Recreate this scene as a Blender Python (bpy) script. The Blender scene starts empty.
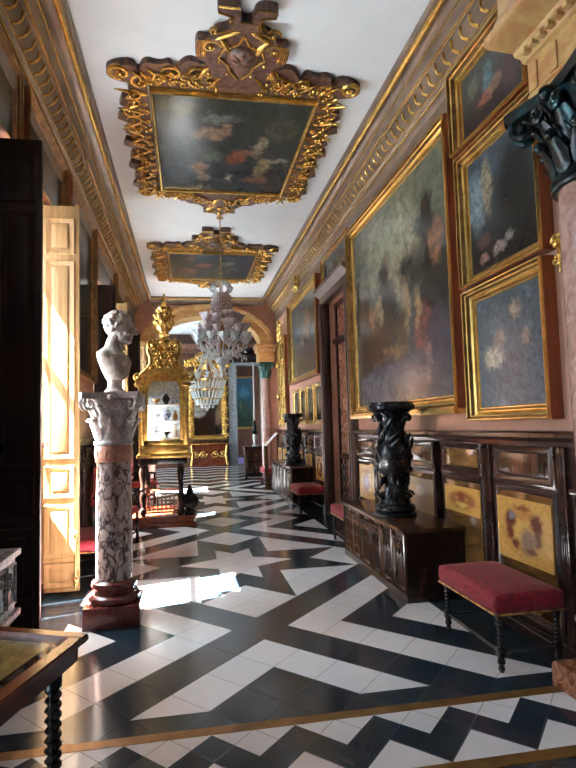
import bpy, bmesh, math, random
from mathutils import Vector, Matrix, noise
PI = math.pi
C = bpy.context.scene.collection
sc = bpy.context.scene
random.seed(7)

# ------------------------------------------------------------ camera, sky, sun, exposure
F_PX, YAW, PITCH, ROLL, EYE = 559.05, math.radians(10.194), math.radians(4.257), math.radians(-1.563), 1.6
fwd = Vector((math.sin(YAW)*math.cos(PITCH), math.cos(YAW)*math.cos(PITCH), math.sin(PITCH)))
rt = Vector((math.cos(YAW), -math.sin(YAW), 0)); up = rt.cross(fwd)
r2 = rt*math.cos(ROLL)+up*math.sin(ROLL); u2 = -rt*math.sin(ROLL)+up*math.cos(ROLL)
cam = bpy.data.cameras.new('camera'); camo = bpy.data.objects.new('camera', cam); C.objects.link(camo)
cam.sensor_fit = 'HORIZONTAL'; cam.sensor_width = 36; cam.lens = F_PX/576*36; cam.clip_start = .05; cam.clip_end = 200
m = Matrix.Identity(4)
for i in range(3):
    m[i][0] = r2[i]; m[i][1] = u2[i]; m[i][2] = -fwd[i]
m[2][3] = EYE
camo.matrix_world = m
sc.camera = camo

world = bpy.data.worlds.new('sky'); sc.world = world; world.use_nodes = True
wn = world.node_tree.nodes; bg = wn['Background']
bg.inputs[0].default_value = (.70, .87, 1.0, 1); bg.inputs[1].default_value = 8.5
sun = bpy.data.lights.new('sun', 'SUN'); sun.energy = 230; sun.angle = math.radians(.6); sun.color = (1, .98, .94)
suno = bpy.data.objects.new('sun', sun); C.objects.link(suno)
suno.rotation_euler = Vector((1, .29, -1.6)).to_track_quat('-Z', 'Y').to_euler()
WINS = [4.58, 9.12, 13.7]          # where each window of the gallery starts; they are 1.27 wide
def portal(loc, w, h, d, energy=0, col=(.86, .93, 1)):
    l = bpy.data.lights.new('window_light', 'AREA'); l.shape = 'RECTANGLE'; l.size = w; l.size_y = h
    o = bpy.data.objects.new('window_light', l); C.objects.link(o); o.location = loc
    o.rotation_euler = Vector(d).to_track_quat('-Z', 'Z').to_euler()
    l.energy = energy; l.color = col
    if energy == 0: l.cycles.is_portal = True
for y in WINS: portal((-1.98, y+.635, 1.98), 1.27, 3.85, (1, 0, 0))
portal((-3.38, .95, 1.9), .9, 2.95, (1, 0, 0))
portal((-3.98, 18.9, 2.0), 1.4, 3.4, (1, 0, 0))
portal((-3.98, 22.1, 2.0), 1.4, 3.4, (1, 0, 0))
portal((5.98, 27.3, 2.0), 1.6, 3.4, (-1, 0, 0))
sc.view_settings.view_transform = 'Standard'; sc.view_settings.look = 'None'
sc.view_settings.gamma = 1; sc.view_settings.use_curve_mapping = False
sc.view_settings.exposure = 1.32

# ------------------------------------------------------------ material helpers
MATS = {}
class NT:
    def __init__(s, name):
        s.m = bpy.data.materials.new(name); s.m.use_nodes = True; s.t = s.m.node_tree
        s.b = s.t.nodes['Principled BSDF']
    def n(s, typ, **kw):
        x = s.t.nodes.new(typ)
        for k, v in kw.items(): setattr(x, k, v)
        return x
    def l(s, a, b): s.t.links.new(a, b)
    def val(s, sock, v):
        if hasattr(v, 'is_linked') or hasattr(v, 'links'): s.l(v, sock)
        else: sock.default_value = v
    def math(s, op, a, b=0.0, c=0.0):
        x = s.n('ShaderNodeMath', operation=op); s.val(x.inputs[0], a); s.val(x.inputs[1], b)
        if op in ('MULTIPLY_ADD',): s.val(x.inputs[2], c)
        return x.outputs[0]
    def vm(s, op, a, b=(0, 0, 0)):
        x = s.n('ShaderNodeVectorMath', operation=op); s.val(x.inputs[0], a); s.val(x.inputs[1], b); return x
    def mix(s, f, a, b, bt='MIX'):
        x = s.n('ShaderNodeMixRGB', blend_type=bt); s.val(x.inputs[0], f)
        s.val(x.inputs[1], col4(a) if isinstance(a, tuple) else a); s.val(x.inputs[2], col4(b) if isinstance(b, tuple) else b)
        return x.outputs[0]
    def rng(s, v, a, b, c=0.0, d=1.0, smooth=True):
        x = s.n('ShaderNodeMapRange'); x.interpolation_type = 'SMOOTHSTEP' if smooth else 'LINEAR'
        s.val(x.inputs[0], v)
        for i, q in enumerate((a, b, c, d)): x.inputs[i+1].default_value = q
        return x.outputs[0]
    def obj(s): return s.n('ShaderNodeTexCoord').outputs['Object']
    def noise(s, vec, scale, detail=4, rough=.55, dist=0.0, color=False):
        x = s.n('ShaderNodeTexNoise'); s.l(vec, x.inputs['Vector']); x.inputs['Scale'].default_value = scale
        x.inputs['Detail'].default_value = detail; x.inputs['Roughness'].default_value = rough
        x.inputs['Distortion'].default_value = dist
        return x.outputs['Color' if color else 'Fac']
    def bump(s, h, strength=.3, dist=.01):
        x = s.n('ShaderNodeBump'); x.inputs['Strength'].default_value = strength; x.inputs['Distance'].default_value = dist
        s.l(h, x.inputs['Height']); s.l(x.outputs[0], s.b.inputs['Normal'])
    def fin(s, base=None, rough=.5, metal=0.0, **kw):
        if base is not None: s.val(s.b.inputs['Base Color'], col4(base) if isinstance(base, tuple) else base)
        s.val(s.b.inputs['Roughness'], rough); s.val(s.b.inputs['Metallic'], metal)
        for k, v in kw.items(): s.b.inputs[k].default_value = v
        return s.m
def col4(c): return (c[0], c[1], c[2], 1)
def reg(f):
    MATS[f.__name__[2:]] = None
    def g(): return f()
    return g
def varied(name, a, b, scale, rough, metal=0.0, bump=.2, bdist=.004, stretch=(1, 1, 1), dist=0.0, lo=.35, hi=.65, **kw):
    t = NT(name); v = t.vm('MULTIPLY', t.obj(), stretch).outputs[0]
    n = t.noise(v, scale, 5, .6, dist)
    t.bump(n, bump, bdist)
    return t.fin(t.mix(t.rng(n, lo, hi), a, b), rough, metal, **kw)
M = {}
M['gold'] = varied('gilding', (.22, .10, .025), (.70, .42, .11), 26, .27, .85, .35, .004, lo=.28, hi=.5)
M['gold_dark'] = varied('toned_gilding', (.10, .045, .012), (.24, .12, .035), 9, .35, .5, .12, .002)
M['gold_frame'] = varied('frame_gilding', (.60, .36, .09), (.82, .54, .17), 9, .24, .8, .12, .002, lo=.3, hi=.6)
M['gold_bright'] = varied('bright_gilding', (.58, .33, .07), (.88, .60, .18), 14, .26, .8, .2, .003)
M['gold_old'] = varied('aged_gilding', (.20, .09, .035), (.66, .40, .13), 16, .36, .7, .5, .006, lo=.35, hi=.6)
M['bole'] = varied('red_brown_wood', (.12, .022, .008), (.24, .055, .016), 6, .35, 0, .1, stretch=(1, 1, .15))
M['carved_wood'] = varied('maroon_wood', (.035, .012, .009), (.13, .055, .032), 18, .42, .1, .4, .006)
M['dark_wood'] = varied('dark_oak', (.008, .004, .003), (.026, .011, .008), 12, .24, 0, .3, .003, stretch=(1, .2, .2))
M['shutter_dark'] = varied('dark_shutter_paint', (.012, .0025, .0022), (.020, .005, .004), 5, .45, 0, .1)  # near leaves: the shade on them is put into the colour
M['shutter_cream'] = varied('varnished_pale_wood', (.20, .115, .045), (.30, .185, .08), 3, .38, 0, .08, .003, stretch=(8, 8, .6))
M['walnut'] = varied('walnut', (.022, .012, .006), (.085, .034, .017), 7, .2, 0, .15, .002, stretch=(1, 1, .18), dist=1.0)
M['panel_wood'] = varied('golden_walnut', (.075, .034, .010), (.16, .078, .024), 5, .12, 0, .05, .002, stretch=(1, .4, 2), dist=1.2)
M['dado_wood'] = varied('dado_walnut', (.018, .008, .006), (.048, .021, .015), 9, .19, 0, .15, .002, stretch=(1, .25, .5))
M['door_wood'] = varied('mauve_brown_wood', (.045, .024, .02), (.10, .055, .045), 6, .35, 0, .15, .003, stretch=(1, 1, .2))
M['mahogany'] = varied('mahogany', (.11, .022, .009), (.21, .048, .018), 7, .2, 0, .1, .002, stretch=(1, .2, 1))
M['ebony'] = varied('ebony', (.004, .003, .003), (.012, .008, .008), 15, .22, 0, .2, .002)
M['velvet'] = varied('crimson_velvet', (.13, .002, .007), (.28, .004, .016), 30, .8, 0, .4, .003, **{'Sheen Weight': .08})
M['wall_pink'] = varied('salmon_wall_paint', (.34, .165, .105), (.42, .21, .14), 3, .6, 0, .05)
M['wall_brown'] = varied('brown_panelling', (.055, .02, .01), (.11, .042, .018), 6, .35, 0, .1, stretch=(1, 1, .2))
M['plaster'] = varied('white_ceiling_plaster', (.70, .72, .72), (.74, .76, .76), 2, .8, 0, .03)
M['cornice'] = varied('painted_cornice', (.105, .068, .045), (.185, .125, .088), 8, .36, .15, .15, .003, stretch=(1, .3, 1))
M['cornice_band'] = varied('painted_cornice_band', (.27, .17, .13), (.36, .25, .21), 8, .45, .1, .1)
M['bronze'] = varied('black_bronze', (.004, .005, .006), (.018, .018, .022), 22, .24, .3, .5, .006)
M['verdigris'] = varied('green_patinated_bronze', (.005, .006, .007), (.015, .085, .095), 7, .3, .4, .5, .006, lo=.5, hi=.72)
M['green_cap'] = varied('green_marble', (.008, .05, .04), (.03, .14, .11), 20, .35, 0, .3, .004)
M['golden_stone'] = varied('golden_marble', (.44, .21, .075), (.56, .37, .15), 4, .32, 0, .05, .002, dist=.8, stretch=(1, 1, 2))
M['pink_stone'] = varied('pink_marble', (.27, .15, .12), (.40, .25, .205), 8, .22, 0, .05, dist=1.5)
M['red_marble'] = varied('red_marble', (.10, .018, .016), (.21, .055, .045), 14, .14, 0, .05, dist=1.5)
M['orange_marble'] = varied('mottled_orange_marble', (.14, .035, .016), (.38, .17, .09), 12, .2, 0, .05, dist=2)
M['sculpt'] = varied('white_statuary_marble', (.36, .29, .24), (.58, .50, .43), 9, .42, 0, .15, .003, dist=.6)
M['cap_marble'] = varied('veined_white_marble', (.40, .33, .30), (.66, .60, .56), 16, .4, 0, .3, .004, dist=1.2)
M['rose_band'] = varied('rose_marble', (.45, .19, .12), (.62, .32, .22), 26, .3, 0, .3, .004)
M['silver_relief'] = varied('grey_relief', (.07, .075, .09), (.42, .43, .46), 30, .4, .2, .6, .008)
M['white_enamel'] = varied('white_enamel', (.72, .72, .70), (.80, .79, .77), 5, .35)
M['jamb'] = varied('grey_marble', (.24, .28, .30), (.48, .52, .53), 7, .35, 0, .05, dist=2)
M['brass'] = varied('worn_brass', (.20, .10, .025), (.30, .16, .05), 9, .38, .45, .1)
M['lilac'] = varied('lilac_carpet', (.16, .10, .30), (.26, .18, .42), 30, .9)
M['rag'] = varied('mottled_salmon_panel', (.14, .045, .02), (.46, .24, .16), 9, .25, 0, .1, dist=2)
M['red_cloth'] = varied('red_damask', (.42, .015, .012), (.60, .05, .03), 30, .7, 0, .3, .003)
M['iron'] = varied('black_iron', (.01, .01, .012), (.03, .03, .035), 20, .4, .6, .2)
M['blue_glaze'] = varied('blue_glaze', (.05, .09, .22), (.7, .72, .75), 25, .15)
def glassy(name, col, rough, trans, alpha=1.0):
    t = NT(name); return t.fin(col, rough, 0, **{'Transmission Weight': trans, 'IOR': 1.45, 'Alpha': alpha})
M['glass'] = glassy('clear_pane', (.97, .98, .98), .02, 1.0, .08)
M['crystal'] = varied('crystal', (.60, .68, .70), (.92, .95, .94), 30, .10, 0, .2, **{'Transmission Weight': .35, 'IOR': 1.5})
M['crystal_pink'] = varied('pink_crystal', (.72, .56, .55), (.95, .88, .86), 30, .14, 0, .2, **{'Transmission Weight': .3, 'IOR': 1.5})
M['amber'] = varied('amber_glass', (.55, .24, .06), (.80, .45, .14), 20, .15, 0, .2, **{'Transmission Weight': .4})
t = NT('old_mirror'); M['mirror'] = t.fin((.62, .60, .56), .06, 1.0)
M['left_frame'] = varied('brown_gilt_wood', (.12, .045, .012), (.30, .14, .04), 8, .34, .4, .1)
M['wall_outside'] = varied('outside_wall', (.35, .3, .25), (.4, .35, .3), 3, .8)

# breccia column
t = NT('breccia_marble'); o = t.obj()
w = t.vm('MULTIPLY', o, (1, 1, .55)).outputs[0]
nc = t.noise(w, 5, 4, .6, 0, True)
wv = t.vm('ADD', w, t.vm('SCALE', nc).outputs[0]).outputs[0]
t.t.nodes[-1]
sc_ = [x for x in t.t.nodes if x.type == 'VECT_MATH' and x.operation == 'SCALE'][0]; sc_.inputs['Scale'].default_value = .25
vor = t.n('ShaderNodeTexVoronoi', feature='DISTANCE_TO_EDGE'); t.l(wv, vor.inputs['Vector']); vor.inputs['Scale'].default_value = 13
nz = t.noise(wv, 7, 5, .7, 1.5)
vein = t.math('MULTIPLY', t.rng(vor.outputs['Distance'], .0, .16, 1, 0), t.rng(nz, .36, .52))
basec = t.mix(t.rng(t.noise(wv, 6, 3), .35, .65), (.50, .37, .33), (.76, .66, .61))
c_ = t.mix(vein, basec, (.07, .05, .055))
c_ = t.mix(t.rng(nz, .56, .64), c_, (.12, .085, .09))
M['breccia'] = t.fin(c_, .13)

# chequered marble floor: white and black inlay with joints on a diagonal grid
UX, UY, FX, FY = .2209, .2459, .5406, 6.7712
def floor_mat(name, a, b, joint):
    t = NT(name); o = t.obj(); s = t.n('ShaderNodeSeparateXYZ'); t.l(o, s.inputs[0])
    u = t.math('DIVIDE', t.math('SUBTRACT', s.outputs[0], FX), UX); v = t.math('DIVIDE', t.math('SUBTRACT', s.outputs[1], FY), UY)
    p = t.math('MULTIPLY', t.math('ADD', u, v), .5); q = t.math('MULTIPLY', t.math('SUBTRACT', u, v), .5)
    def dist(x): return t.math('ABSOLUTE', t.math('SUBTRACT', t.math('FRACT', t.math('ADD', x, .5)), .5))
    jl = t.math('MINIMUM', dist(p), dist(q))
    cx = t.n('ShaderNodeCombineXYZ'); t.l(t.math('FLOOR', p), cx.inputs[0]); t.l(t.math('FLOOR', q), cx.inputs[1])
    wn_ = t.n('ShaderNodeTexWhiteNoise', noise_dimensions='3D'); t.l(cx.outputs[0], wn_.inputs[0])
    n = t.noise(o, 3.5, 6, .65, 1.5)
    c = t.mix(t.math('MULTIPLY', t.math('ADD', t.rng(n, .1, .9), wn_.outputs[0]), .5), a, b)
    c = t.mix(t.rng(jl, .004, .014, 1, 0), c, joint)
    rough = t.rng(t.noise(o, 1.2, 3, .5), .2, .8, .13, .20)
    t.bump(t.rng(jl, .0, .02), .1, .001)
    return t.fin(c, rough)
M['floor_white'] = floor_mat('white_marble_tiles', (.76, .74, .74), (.86, .84, .84), (.42, .38, .36))
M['floor_black'] = floor_mat('black_marble_tiles', (.012, .023, .033), (.026, .044, .060), (.055, .065, .075))

# painted canvases: soft procedural patches over a graded ground
def canvas_mat(name, top, bottom, blobs, rough=.22, wob=.05, dark=.6):
    t = NT(name); uv = t.n('ShaderNodeTexCoord').outputs['UV']
    g = .62 if wob > .045 else .8
    top, bottom = tuple(x*g*.75 for x in top), tuple(x*g*.75 for x in bottom); blobs = [(p[0], p[1], p[2], p[3], tuple(x*g for x in p[4])) for p in blobs]
    nc = t.noise(uv, 9, 7, .75, .8, True)
    off = t.vm('SUBTRACT', nc, (.5, .5, .5)).outputs[0]
    sc2 = t.n('ShaderNodeVectorMath', operation='SCALE'); t.l(off, sc2.inputs[0]); sc2.inputs['Scale'].default_value = wob*4
    p = t.vm('ADD', uv, sc2.outputs[0]).outputs[0]
    s = t.n('ShaderNodeSeparateXYZ'); t.l(p, s.inputs[0])
    c = t.mix(t.rng(s.outputs[1], .1, .9), bottom, top)
    n2 = t.noise(uv, 4.5, 7, .7, 1.2); n3 = t.noise(uv, 11, 6, .75, 1.5)
    c = t.mix(t.rng(n2, .48, .68, 0, .55 if wob > .045 else .0), c, tuple(min(1, x*2.1+y) for x, y in zip(bottom, (.02, .012, .0))))
    c = t.mix(t.rng(n3, .50, .68, 0, .5 if wob > .045 else .15), c, (.012, .012, .012))
    brk = t.rng(n3, .40, .62, 1, .45 if wob > .045 else .85)
    for (bu, bv, ru, rv, colr) in blobs:
        d = t.vm('MULTIPLY', t.vm('SUBTRACT', p, (bu, bv, 0)).outputs[0], (1/ru, 1/rv, 0)).outputs[0]
        ln = t.vm('LENGTH', d).outputs['Value']
        f_ = t.rng(ln, .45, 1.15, .95, 0)
        c = t.mix(t.math('MULTIPLY', f_, brk) if sum(colr) > .17 else f_, c, colr)
    n = t.noise(uv, 16, 6, .7, .8)
    c = t.mix(t.rng(n, .35, .7, 0, dark), c, (.5, .5, .5), 'OVERLAY')
    c = t.mix(t.rng(n, .32, .60, dark*.9, 0), c, (.02, .018, .015))
    t.bump(t.noise(uv, 60, 3), .08, .002)
    return t.fin(c, rough*.75, **{'Specular IOR Level': .14 if wob > .045 else .3})
BLU, BRN, FLESH, RED, CRM, DRK = (.10, .15, .18), (.12, .065, .035), (.45, .27, .17), (.34, .06, .04), (.50, .44, .30), (.018, .018, .018)
OLV, GRN, SKY, TAN = (.16, .15, .08), (.05, .08, .05), (.22, .30, .34), (.28, .18, .10)

# ------------------------------------------------------------ mesh builder
class MB:
    def __init__(s): s.bm = bmesh.new(); s.uv = None
    def face(s, vs, mi=0):
        try:
            f = s.bm.faces.new(vs); f.material_index = mi; return f
        except ValueError: return None
    def v(s, p): return s.bm.verts.new(p)
    def box(s, x0, x1, y0, y1, z0, z1, bev=0.0, mi=0):
        x0, x1 = sorted((x0, x1)); y0, y1 = sorted((y0, y1)); z0, z1 = sorted((z0, z1))
        vs = [s.v((x, y, z)) for x in (x0, x1) for y in (y0, y1) for z in (z0, z1)]
        fs = [s.face([vs[i] for i in q], mi) for q in ((0, 1, 3, 2), (4, 6, 7, 5), (0, 4, 5, 1), (2, 3, 7, 6), (0, 2, 6, 4), (1, 5, 7, 3))]
        if bev > 0:
            es = list({e for f in fs for e in f.edges})
            bmesh.ops.bevel(s.bm, geom=es, offset=bev, segments=2, affect='EDGES', profile=.6)
        return s
    def prism(s, pts, fn, a, b, mi=0):      # pts 2-D polygon, fn(p, q, d) -> xyz
        A = [s.v(fn(p, q, a)) for p, q in pts]; B = [s.v(fn(p, q, b)) for p, q in pts]
        s.face(A, mi); s.face(B[::-1], mi); n = len(pts)
        for i in range(n): s.face([A[i], B[i], B[(i+1) % n], A[(i+1) % n]], mi)
        return s
    def lathe(s, prof, cx=0, cy=0, seg=24, mod=None, mi=0, axis=None):
        rings = []
        for r, z in prof:
            ring = []
            for k in range(seg):
                a = 2*PI*k/seg; rr = r*(mod(a, z) if mod else 1)
                x, y = rr*math.cos(a), rr*math.sin(a)
                ring.append(s.v(axis(x, y, z)) if axis else s.v((cx+x, cy+y, z)))
            rings.append(ring)
        for A, B in zip(rings, rings[1:]):
            for k in range(seg): s.face([A[k], A[(k+1) % seg], B[(k+1) % seg], B[k]], mi)
        s.face(rings[0][::-1], mi); s.face(rings[-1], mi)
        return s
    def sqlathe(s, prof, cx, cy, mi=0):
        rings = [[s.v((cx+a*r, cy+b*r, z)) for a, b in ((-1, -1), (1, -1), (1, 1), (-1, 1))] for r, z in prof]
        for A, B in zip(rings, rings[1:]):
            for k in range(4): s.face([A[k], A[(k+1) % 4], B[(k+1) % 4], B[k]], mi)
        s.face(rings[0][::-1], mi); s.face(rings[-1], mi); return s
    def tube(s, pts, rad, seg=6, closed=False, mi=0):
        pts = [Vector(p) for p in pts]; n = len(pts); rings = []
        ref = Vector((0, 0, 1))
        for i, p in enumerate(pts):
            d = (pts[(i+1) % n] - pts[i-1]) if closed else (pts[min(i+1, n-1)]-pts[max(i-1, 0)])
            if d.length < 1e-9: d = Vector((0, 0, 1))
            d.normalize()
            a = d.cross(ref)
            if a.length < .15: a = d.cross(Vector((1, 0, 0)))
            if rings and a.dot(pa) < 0: a = -a
            a.normalize(); b = d.cross(a); pa = a
            r = rad(i/(n-1)) if callable(rad) else rad
            rings.append([s.v(p+a*math.cos(2*PI*k/seg)*r+b*math.sin(2*PI*k/seg)*r) for k in range(seg)])
        for A, B in zip(rings, rings[1:]+([rings[0]] if closed else [])):
            for k in range(seg): s.face([A[k], A[(k+1) % seg], B[(k+1) % seg], B[k]], mi)
        if not closed: s.face(rings[0][::-1], mi); s.face(rings[-1], mi)
        return s
    def sph(s, c, r, seg=10, rg=7, mi=0, fn=None):
        if not isinstance(r, (tuple, list)): r = (r, r, r)
        rings = []
        tip = lambda q: s.v(fn(Vector(q)) if fn else (c[0]+q[0]*r[0], c[1]+q[1]*r[1], c[2]+q[2]*r[2]))
        bot = tip((0, 0, -1)); top = tip((0, 0, 1))
        for i in range(1, rg):
            ph = -PI/2+PI*i/rg
            rings.append([tip((math.cos(ph)*math.cos(2*PI*k/seg), math.cos(ph)*math.sin(2*PI*k/seg), math.sin(ph))) for k in range(seg)])
        for k in range(seg):
            s.face([bot, rings[0][(k+1) % seg], rings[0][k]], mi); s.face([top, rings[-1][k], rings[-1][(k+1) % seg]], mi)
        for A, B in zip(rings, rings[1:]):
            for k in range(seg): s.face([A[k], A[(k+1) % seg], B[(k+1) % seg], B[k]], mi)
        return s
    def frame(s, O, U, V, N, w, h, prof, mi=0, dark=()):
        O, U, V, N = map(Vector, (O, U, V, N)); cs = []
        for a, b in ((-1, -1), (1, -1), (1, 1), (-1, 1)):
            cs.append([s.v(O+U*a*(w/2+d)+V*b*(h/2+d)+N*e) for d, e in prof])
        n = len(prof)
        for i in range(4):
            A, B = cs[i], cs[(i+1) % 4]
            for k in range(n): s.face([A[k], B[k], B[(k+1) % n], A[(k+1) % n]], 1 if k in dark else mi)
        return s
    def scroll(s, o, U, V, N, r, a0=0, turns=1.4, hand=1, t=.02, seg=6):
        o, U, V, N = map(Vector, (o, U, V, N)); pts = []; n = int(12*turns)+3
        for k in range(n+1):
            q = k/n; rad = r*(1-q*.88); a = a0+hand*2*PI*turns*q
            pts.append(o+U*math.cos(a)*rad+V*math.sin(a)*rad+N*(t*(.8+1.0*q)))
        s.tube(pts, lambda q: t*(.55+.5*math.sin(PI*min(1, q*1.3+.1))), seg)
        s.sph(pts[-1]+N*t*.3, t*1.15, 7, 5); return s
    def leaf(s, o, D, N, l, w, curl=.3, th=.3):
        o, D, N = Vector(o), Vector(D).normalized(), Vector(N).normalized(); S = D.cross(N)
        def fn(q):
            x = (q.x+1)/2
            return o+D*(x*l)+S*(q.y*w/2*(1-.55*x))+N*(q.z*w*th+curl*l*x*x)
        s.sph((0, 0, 0), 1, 8, 5, fn=fn); return s
    def quad_uv(s, pts, mi=0, uvs=((0, 0), (1, 0), (1, 1), (0, 1))):
        if not s.uv: s.uv = s.bm.loops.layers.uv.new('UVMap')
        f = s.face([s.v(p) for p in pts], mi)
        for lp, q in zip(f.loops, uvs): lp[s.uv].uv = q
        return s
    def build(s, name, mat, parent=None, loc=None, sharp=38, recalc=True):
        bm = s.bm
        if recalc: bmesh.ops.recalc_face_normals(bm, faces=bm.faces[:])
        cs = math.radians(sharp)
        for f in bm.faces: f.smooth = True
        for e in bm.edges:
            if len(e.link_faces) == 2 and e.calc_face_angle(0) > cs: e.smooth = False
        me = bpy.data.meshes.new(name)
        if parent is not None and s.__dict__.get('world'):
            L = parent.location if parent.parent is None else parent.parent.location
            bmesh.ops.translate(bm, verts=bm.verts[:], vec=-L)
        elif loc is not None:
            bmesh.ops.translate(bm, verts=bm.verts[:], vec=-Vector(loc))
        bm.to_mesh(me); bm.free()
        for mm in (mat if isinstance(mat, (list, tuple)) else [mat]): me.materials.append(mm)
        o = bpy.data.objects.new(name, me); C.objects.link(o)
        if parent is not None: o.parent = parent
        if loc is not None: o.location = loc
        return o
def W():
    b = MB(); b.world = True; return b
def tag(o, label=None, cat=None, group=None, kind=None):
    for k, v in (('label', label), ('category', cat), ('group', group), ('kind', kind)):
        if v: o[k] = v
    return o
def thing(name, loc, label=None, cat=None, group=None, rz=0, kind=None):
    o = bpy.data.objects.new(name, None); C.objects.link(o); o.location = loc; o.rotation_euler = (0, 0, rz); o.empty_display_size = .1
    return tag(o, label, cat, group, kind)
def dup(root, loc, label, rz=None):
    def cp(o, par):
        c = o.copy(); C.objects.link(c); c.parent = par
        for k in ch[o.name]: cp(k, c)
        return c
    ch = {}
    for o in list(bpy.data.objects): ch.setdefault(o.name, [])
    for o in list(bpy.data.objects):
        if o.parent: ch[o.parent.name].append(o)
    r = cp(root, None); r.location = loc; r['label'] = label
    if rz is not None: r.rotation_euler = (0, 0, rz)
    return r
def struct(o): o['kind'] = 'structure'; return o
X_, Y_, Z_ = Vector((1, 0, 0)), Vector((0, 1, 0)), Vector((0, 0, 1))
XR, XL, XRD, H = 2.5, -1.45, 2.47, 5.2
YE = 15.6                                     # end wall of the gallery

# ------------------------------------------------------------ floors
def P(u, v): return (FX+u*UX, FY+v*UY)
b = MB(); Y0 = 3.15
b.prism([(XL-.55, Y0), (XR+.4, Y0), (XR+.4, 16.1), (XL-.55, 16.1)], lambda p, q, d: (p, q, d), -.1, 0, 1)
def whites(v0):
    polys = [[(-1, 3), (0, 2), (1, 3), (1, 1), (3, 0), (1, -1), (1, -3), (0, -2), (-1, -3), (-1, -1), (-3, 0), (-1, 1)]]
    for s in (1, -1):
        polys.append([(0, 4*s), (2, 6*s), (0, 8*s), (-2, 6*s)])
        for h in (1, -1):
            polys.append([(2*h, 2*s), (6*h, 2*s), (2*h, 6*s)])
            polys.append([(5*h, 9*s), (7*h, 11*s), (7*h, 7*s)])
    for h in (1, -1):
        polys.append([(4*h, 0), (6*h, 2), (7*h, 1), (7*h, -1), (6*h, -2)])
    return polys
def zig(vc):
    out = [[(0, vc-2), (2, vc), (0, vc+2), (-2, vc)]]
    for h in (1, -1):
        out.append([(h*7, vc-9), (h*1, vc-3), (h*4, vc), (h*1, vc+3), (h*7, vc+9), (h*7, vc+7), (h*3, vc+3), (h*6, vc), (h*3, vc-3), (h*7, vc-7)])
    return out
allp = []
for vc in (0, 24): allp += [[(u, v+vc) for u, v in p] for p in whites(0)]
allp += zig(12)
def ends(v0, s):      # the inverted V and the cut arms by a threshold
    out = [[(0, v0+4*s), (4, v0), (2, v0), (0, v0+2*s), (-2, v0), (-4, v0)]]
    for h in (1, -1):
        out.append([(h*6, v0), (h*8, v0), (h*3, v0+5*s), (h*7, v0+9*s), (h*7, v0+11*s), (h*1, v0+5*s)])
    return out
allp += ends(-14, 1) + ends(38, -1)
for p in allp:
    pts = [P(*q) for q in p]
    if min(q[1] for q in pts) > 16.0: continue
    pts = [(x, min(y, 16.08)) for x, y in pts]
    b.prism(pts, lambda x, y, d: (x, y, d), -.02, .0008, 0)
fl = struct(b.build('floor', [M['floor_white'], M['floor_black']]))
b = MB(); yT = 2.58
b.prism([(-3.4, yT), (4.4, yT), (4.4, 3.075), (-3.4, 3.075)], lambda p, q, d: (p, q, d), -.1, 0, 1)
for k in range(-9, 9):
    if 2*k < 8: b.prism([P(2*k, -15.03), P(2*k+2, -15.03), P(2*k+1, -16)], lambda x, y, d: (x, y, d), -.02, .0008, 0)
    b.prism([P(2*k-1, -17.03), P(2*k, -16.05), P(2*k+1, -17.03)], lambda x, y, d: (x, y, d), -.02, .0008, 0)
struct(b.build('floor', [M['floor_white'], M['floor_black']]))
b = MB(); b.box(-3.4, 4.4, -4, 2.50, -.1, 0)
struct(b.build('floor', M['floor_black']))
b = MB(); b.box(-4, 6, 16.1, 24.2, -.1, 0, mi=1)
for i in range(-4, 6):
    for j in range(7):
        x0 = FX+i*.9; y0 = 16.3+j*1.1
        b.prism([(x0, y0), (x0+.45, y0+.35), (x0+.9, y0), (x0+.9, y0+.3), (x0+.45, y0+.65), (x0, y0+.3)], lambda x, y, d: (x, y, d), -.02, .0008, 0)
struct(b.build('floor', [M['floor_white'], M['floor_black']]))
b = MB(); b.box(-4, 6, 24.2, 30, -.1, 0); struct(b.build('floor', M['lilac']))
b = MB(); b.box(-3.4, 4.4, 3.075, 3.15, -.1, .003); struct(b.build('trim_1', M['brass']))
b = MB(); b.box(-3.4, 4.4, 2.50, 2.58, -.1, .003); struct(b.build('trim_2', M['brass']))

# ------------------------------------------------------------ gallery shell
b = MB(); b.box(XL-.55, XR+.4, 3.1, 16.1, H, H+.15); struct(b.build('ceiling', M['plaster']))
b = MB(); b.box(-3.4, 4.4, -4, 3.1, H, H+.15); struct(b.build('ceiling', M['plaster']))
b = MB(); b.box(-4, 6, 16.1, 30, 5.6, 5.75); struct(b.build('ceiling', M['plaster']))
# right wall with its doorway
DY0, DY1, DZ = 8.25, 9.72, 3.78
b = MB()
b.box(XR, XR+.4, 2.5, DY0, 0, H); b.box(XR, XR+.4, DY1, 16.1, 0, H); b.box(XR, XR+.4, DY0, DY1, DZ, H); b.box(XR+.3, XR+.4, DY0, DY1, 0, DZ)
struct(b.build('wall_right', M['wall_pink']))
# left wall with three tall windows
b = MB(); ys = [3.1]
for y in WINS: ys += [y, y+1.27]
ys.append(16.1)
for i in range(0, len(ys), 2): b.box(XL-.5, XL, ys[i], ys[i+1], 0, H)
for y in WINS: b.box(XL-.5, XL, y, y+1.27, 3.9, H); b.box(XL-.5, XL, y, y+1.27, -.1, .03)
struct(b.build('wall_left', M['wall_pink']))
# end wall with the wide arch
AC, AI, AO = .58, 1.45, 1.84
def ell(a, zc, h, n=28): return [(AC+a*math.cos(PI*k/n), zc+h*math.sin(PI*k/n)) for k in range(n+1)]
b = MB(); inner = ell(AI+.05, 3.9, .85)
pts = [(XR, 0), (XR, H), (XL, H), (XL, 0), (AC-AI-.05, 0)] + inner[::-1] + [(AC+AI+.05, 0)]
A = [b.v((p, YE, q)) for p, q in pts]; B = [b.v((p, YE+.5, q)) for p, q in pts]
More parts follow.
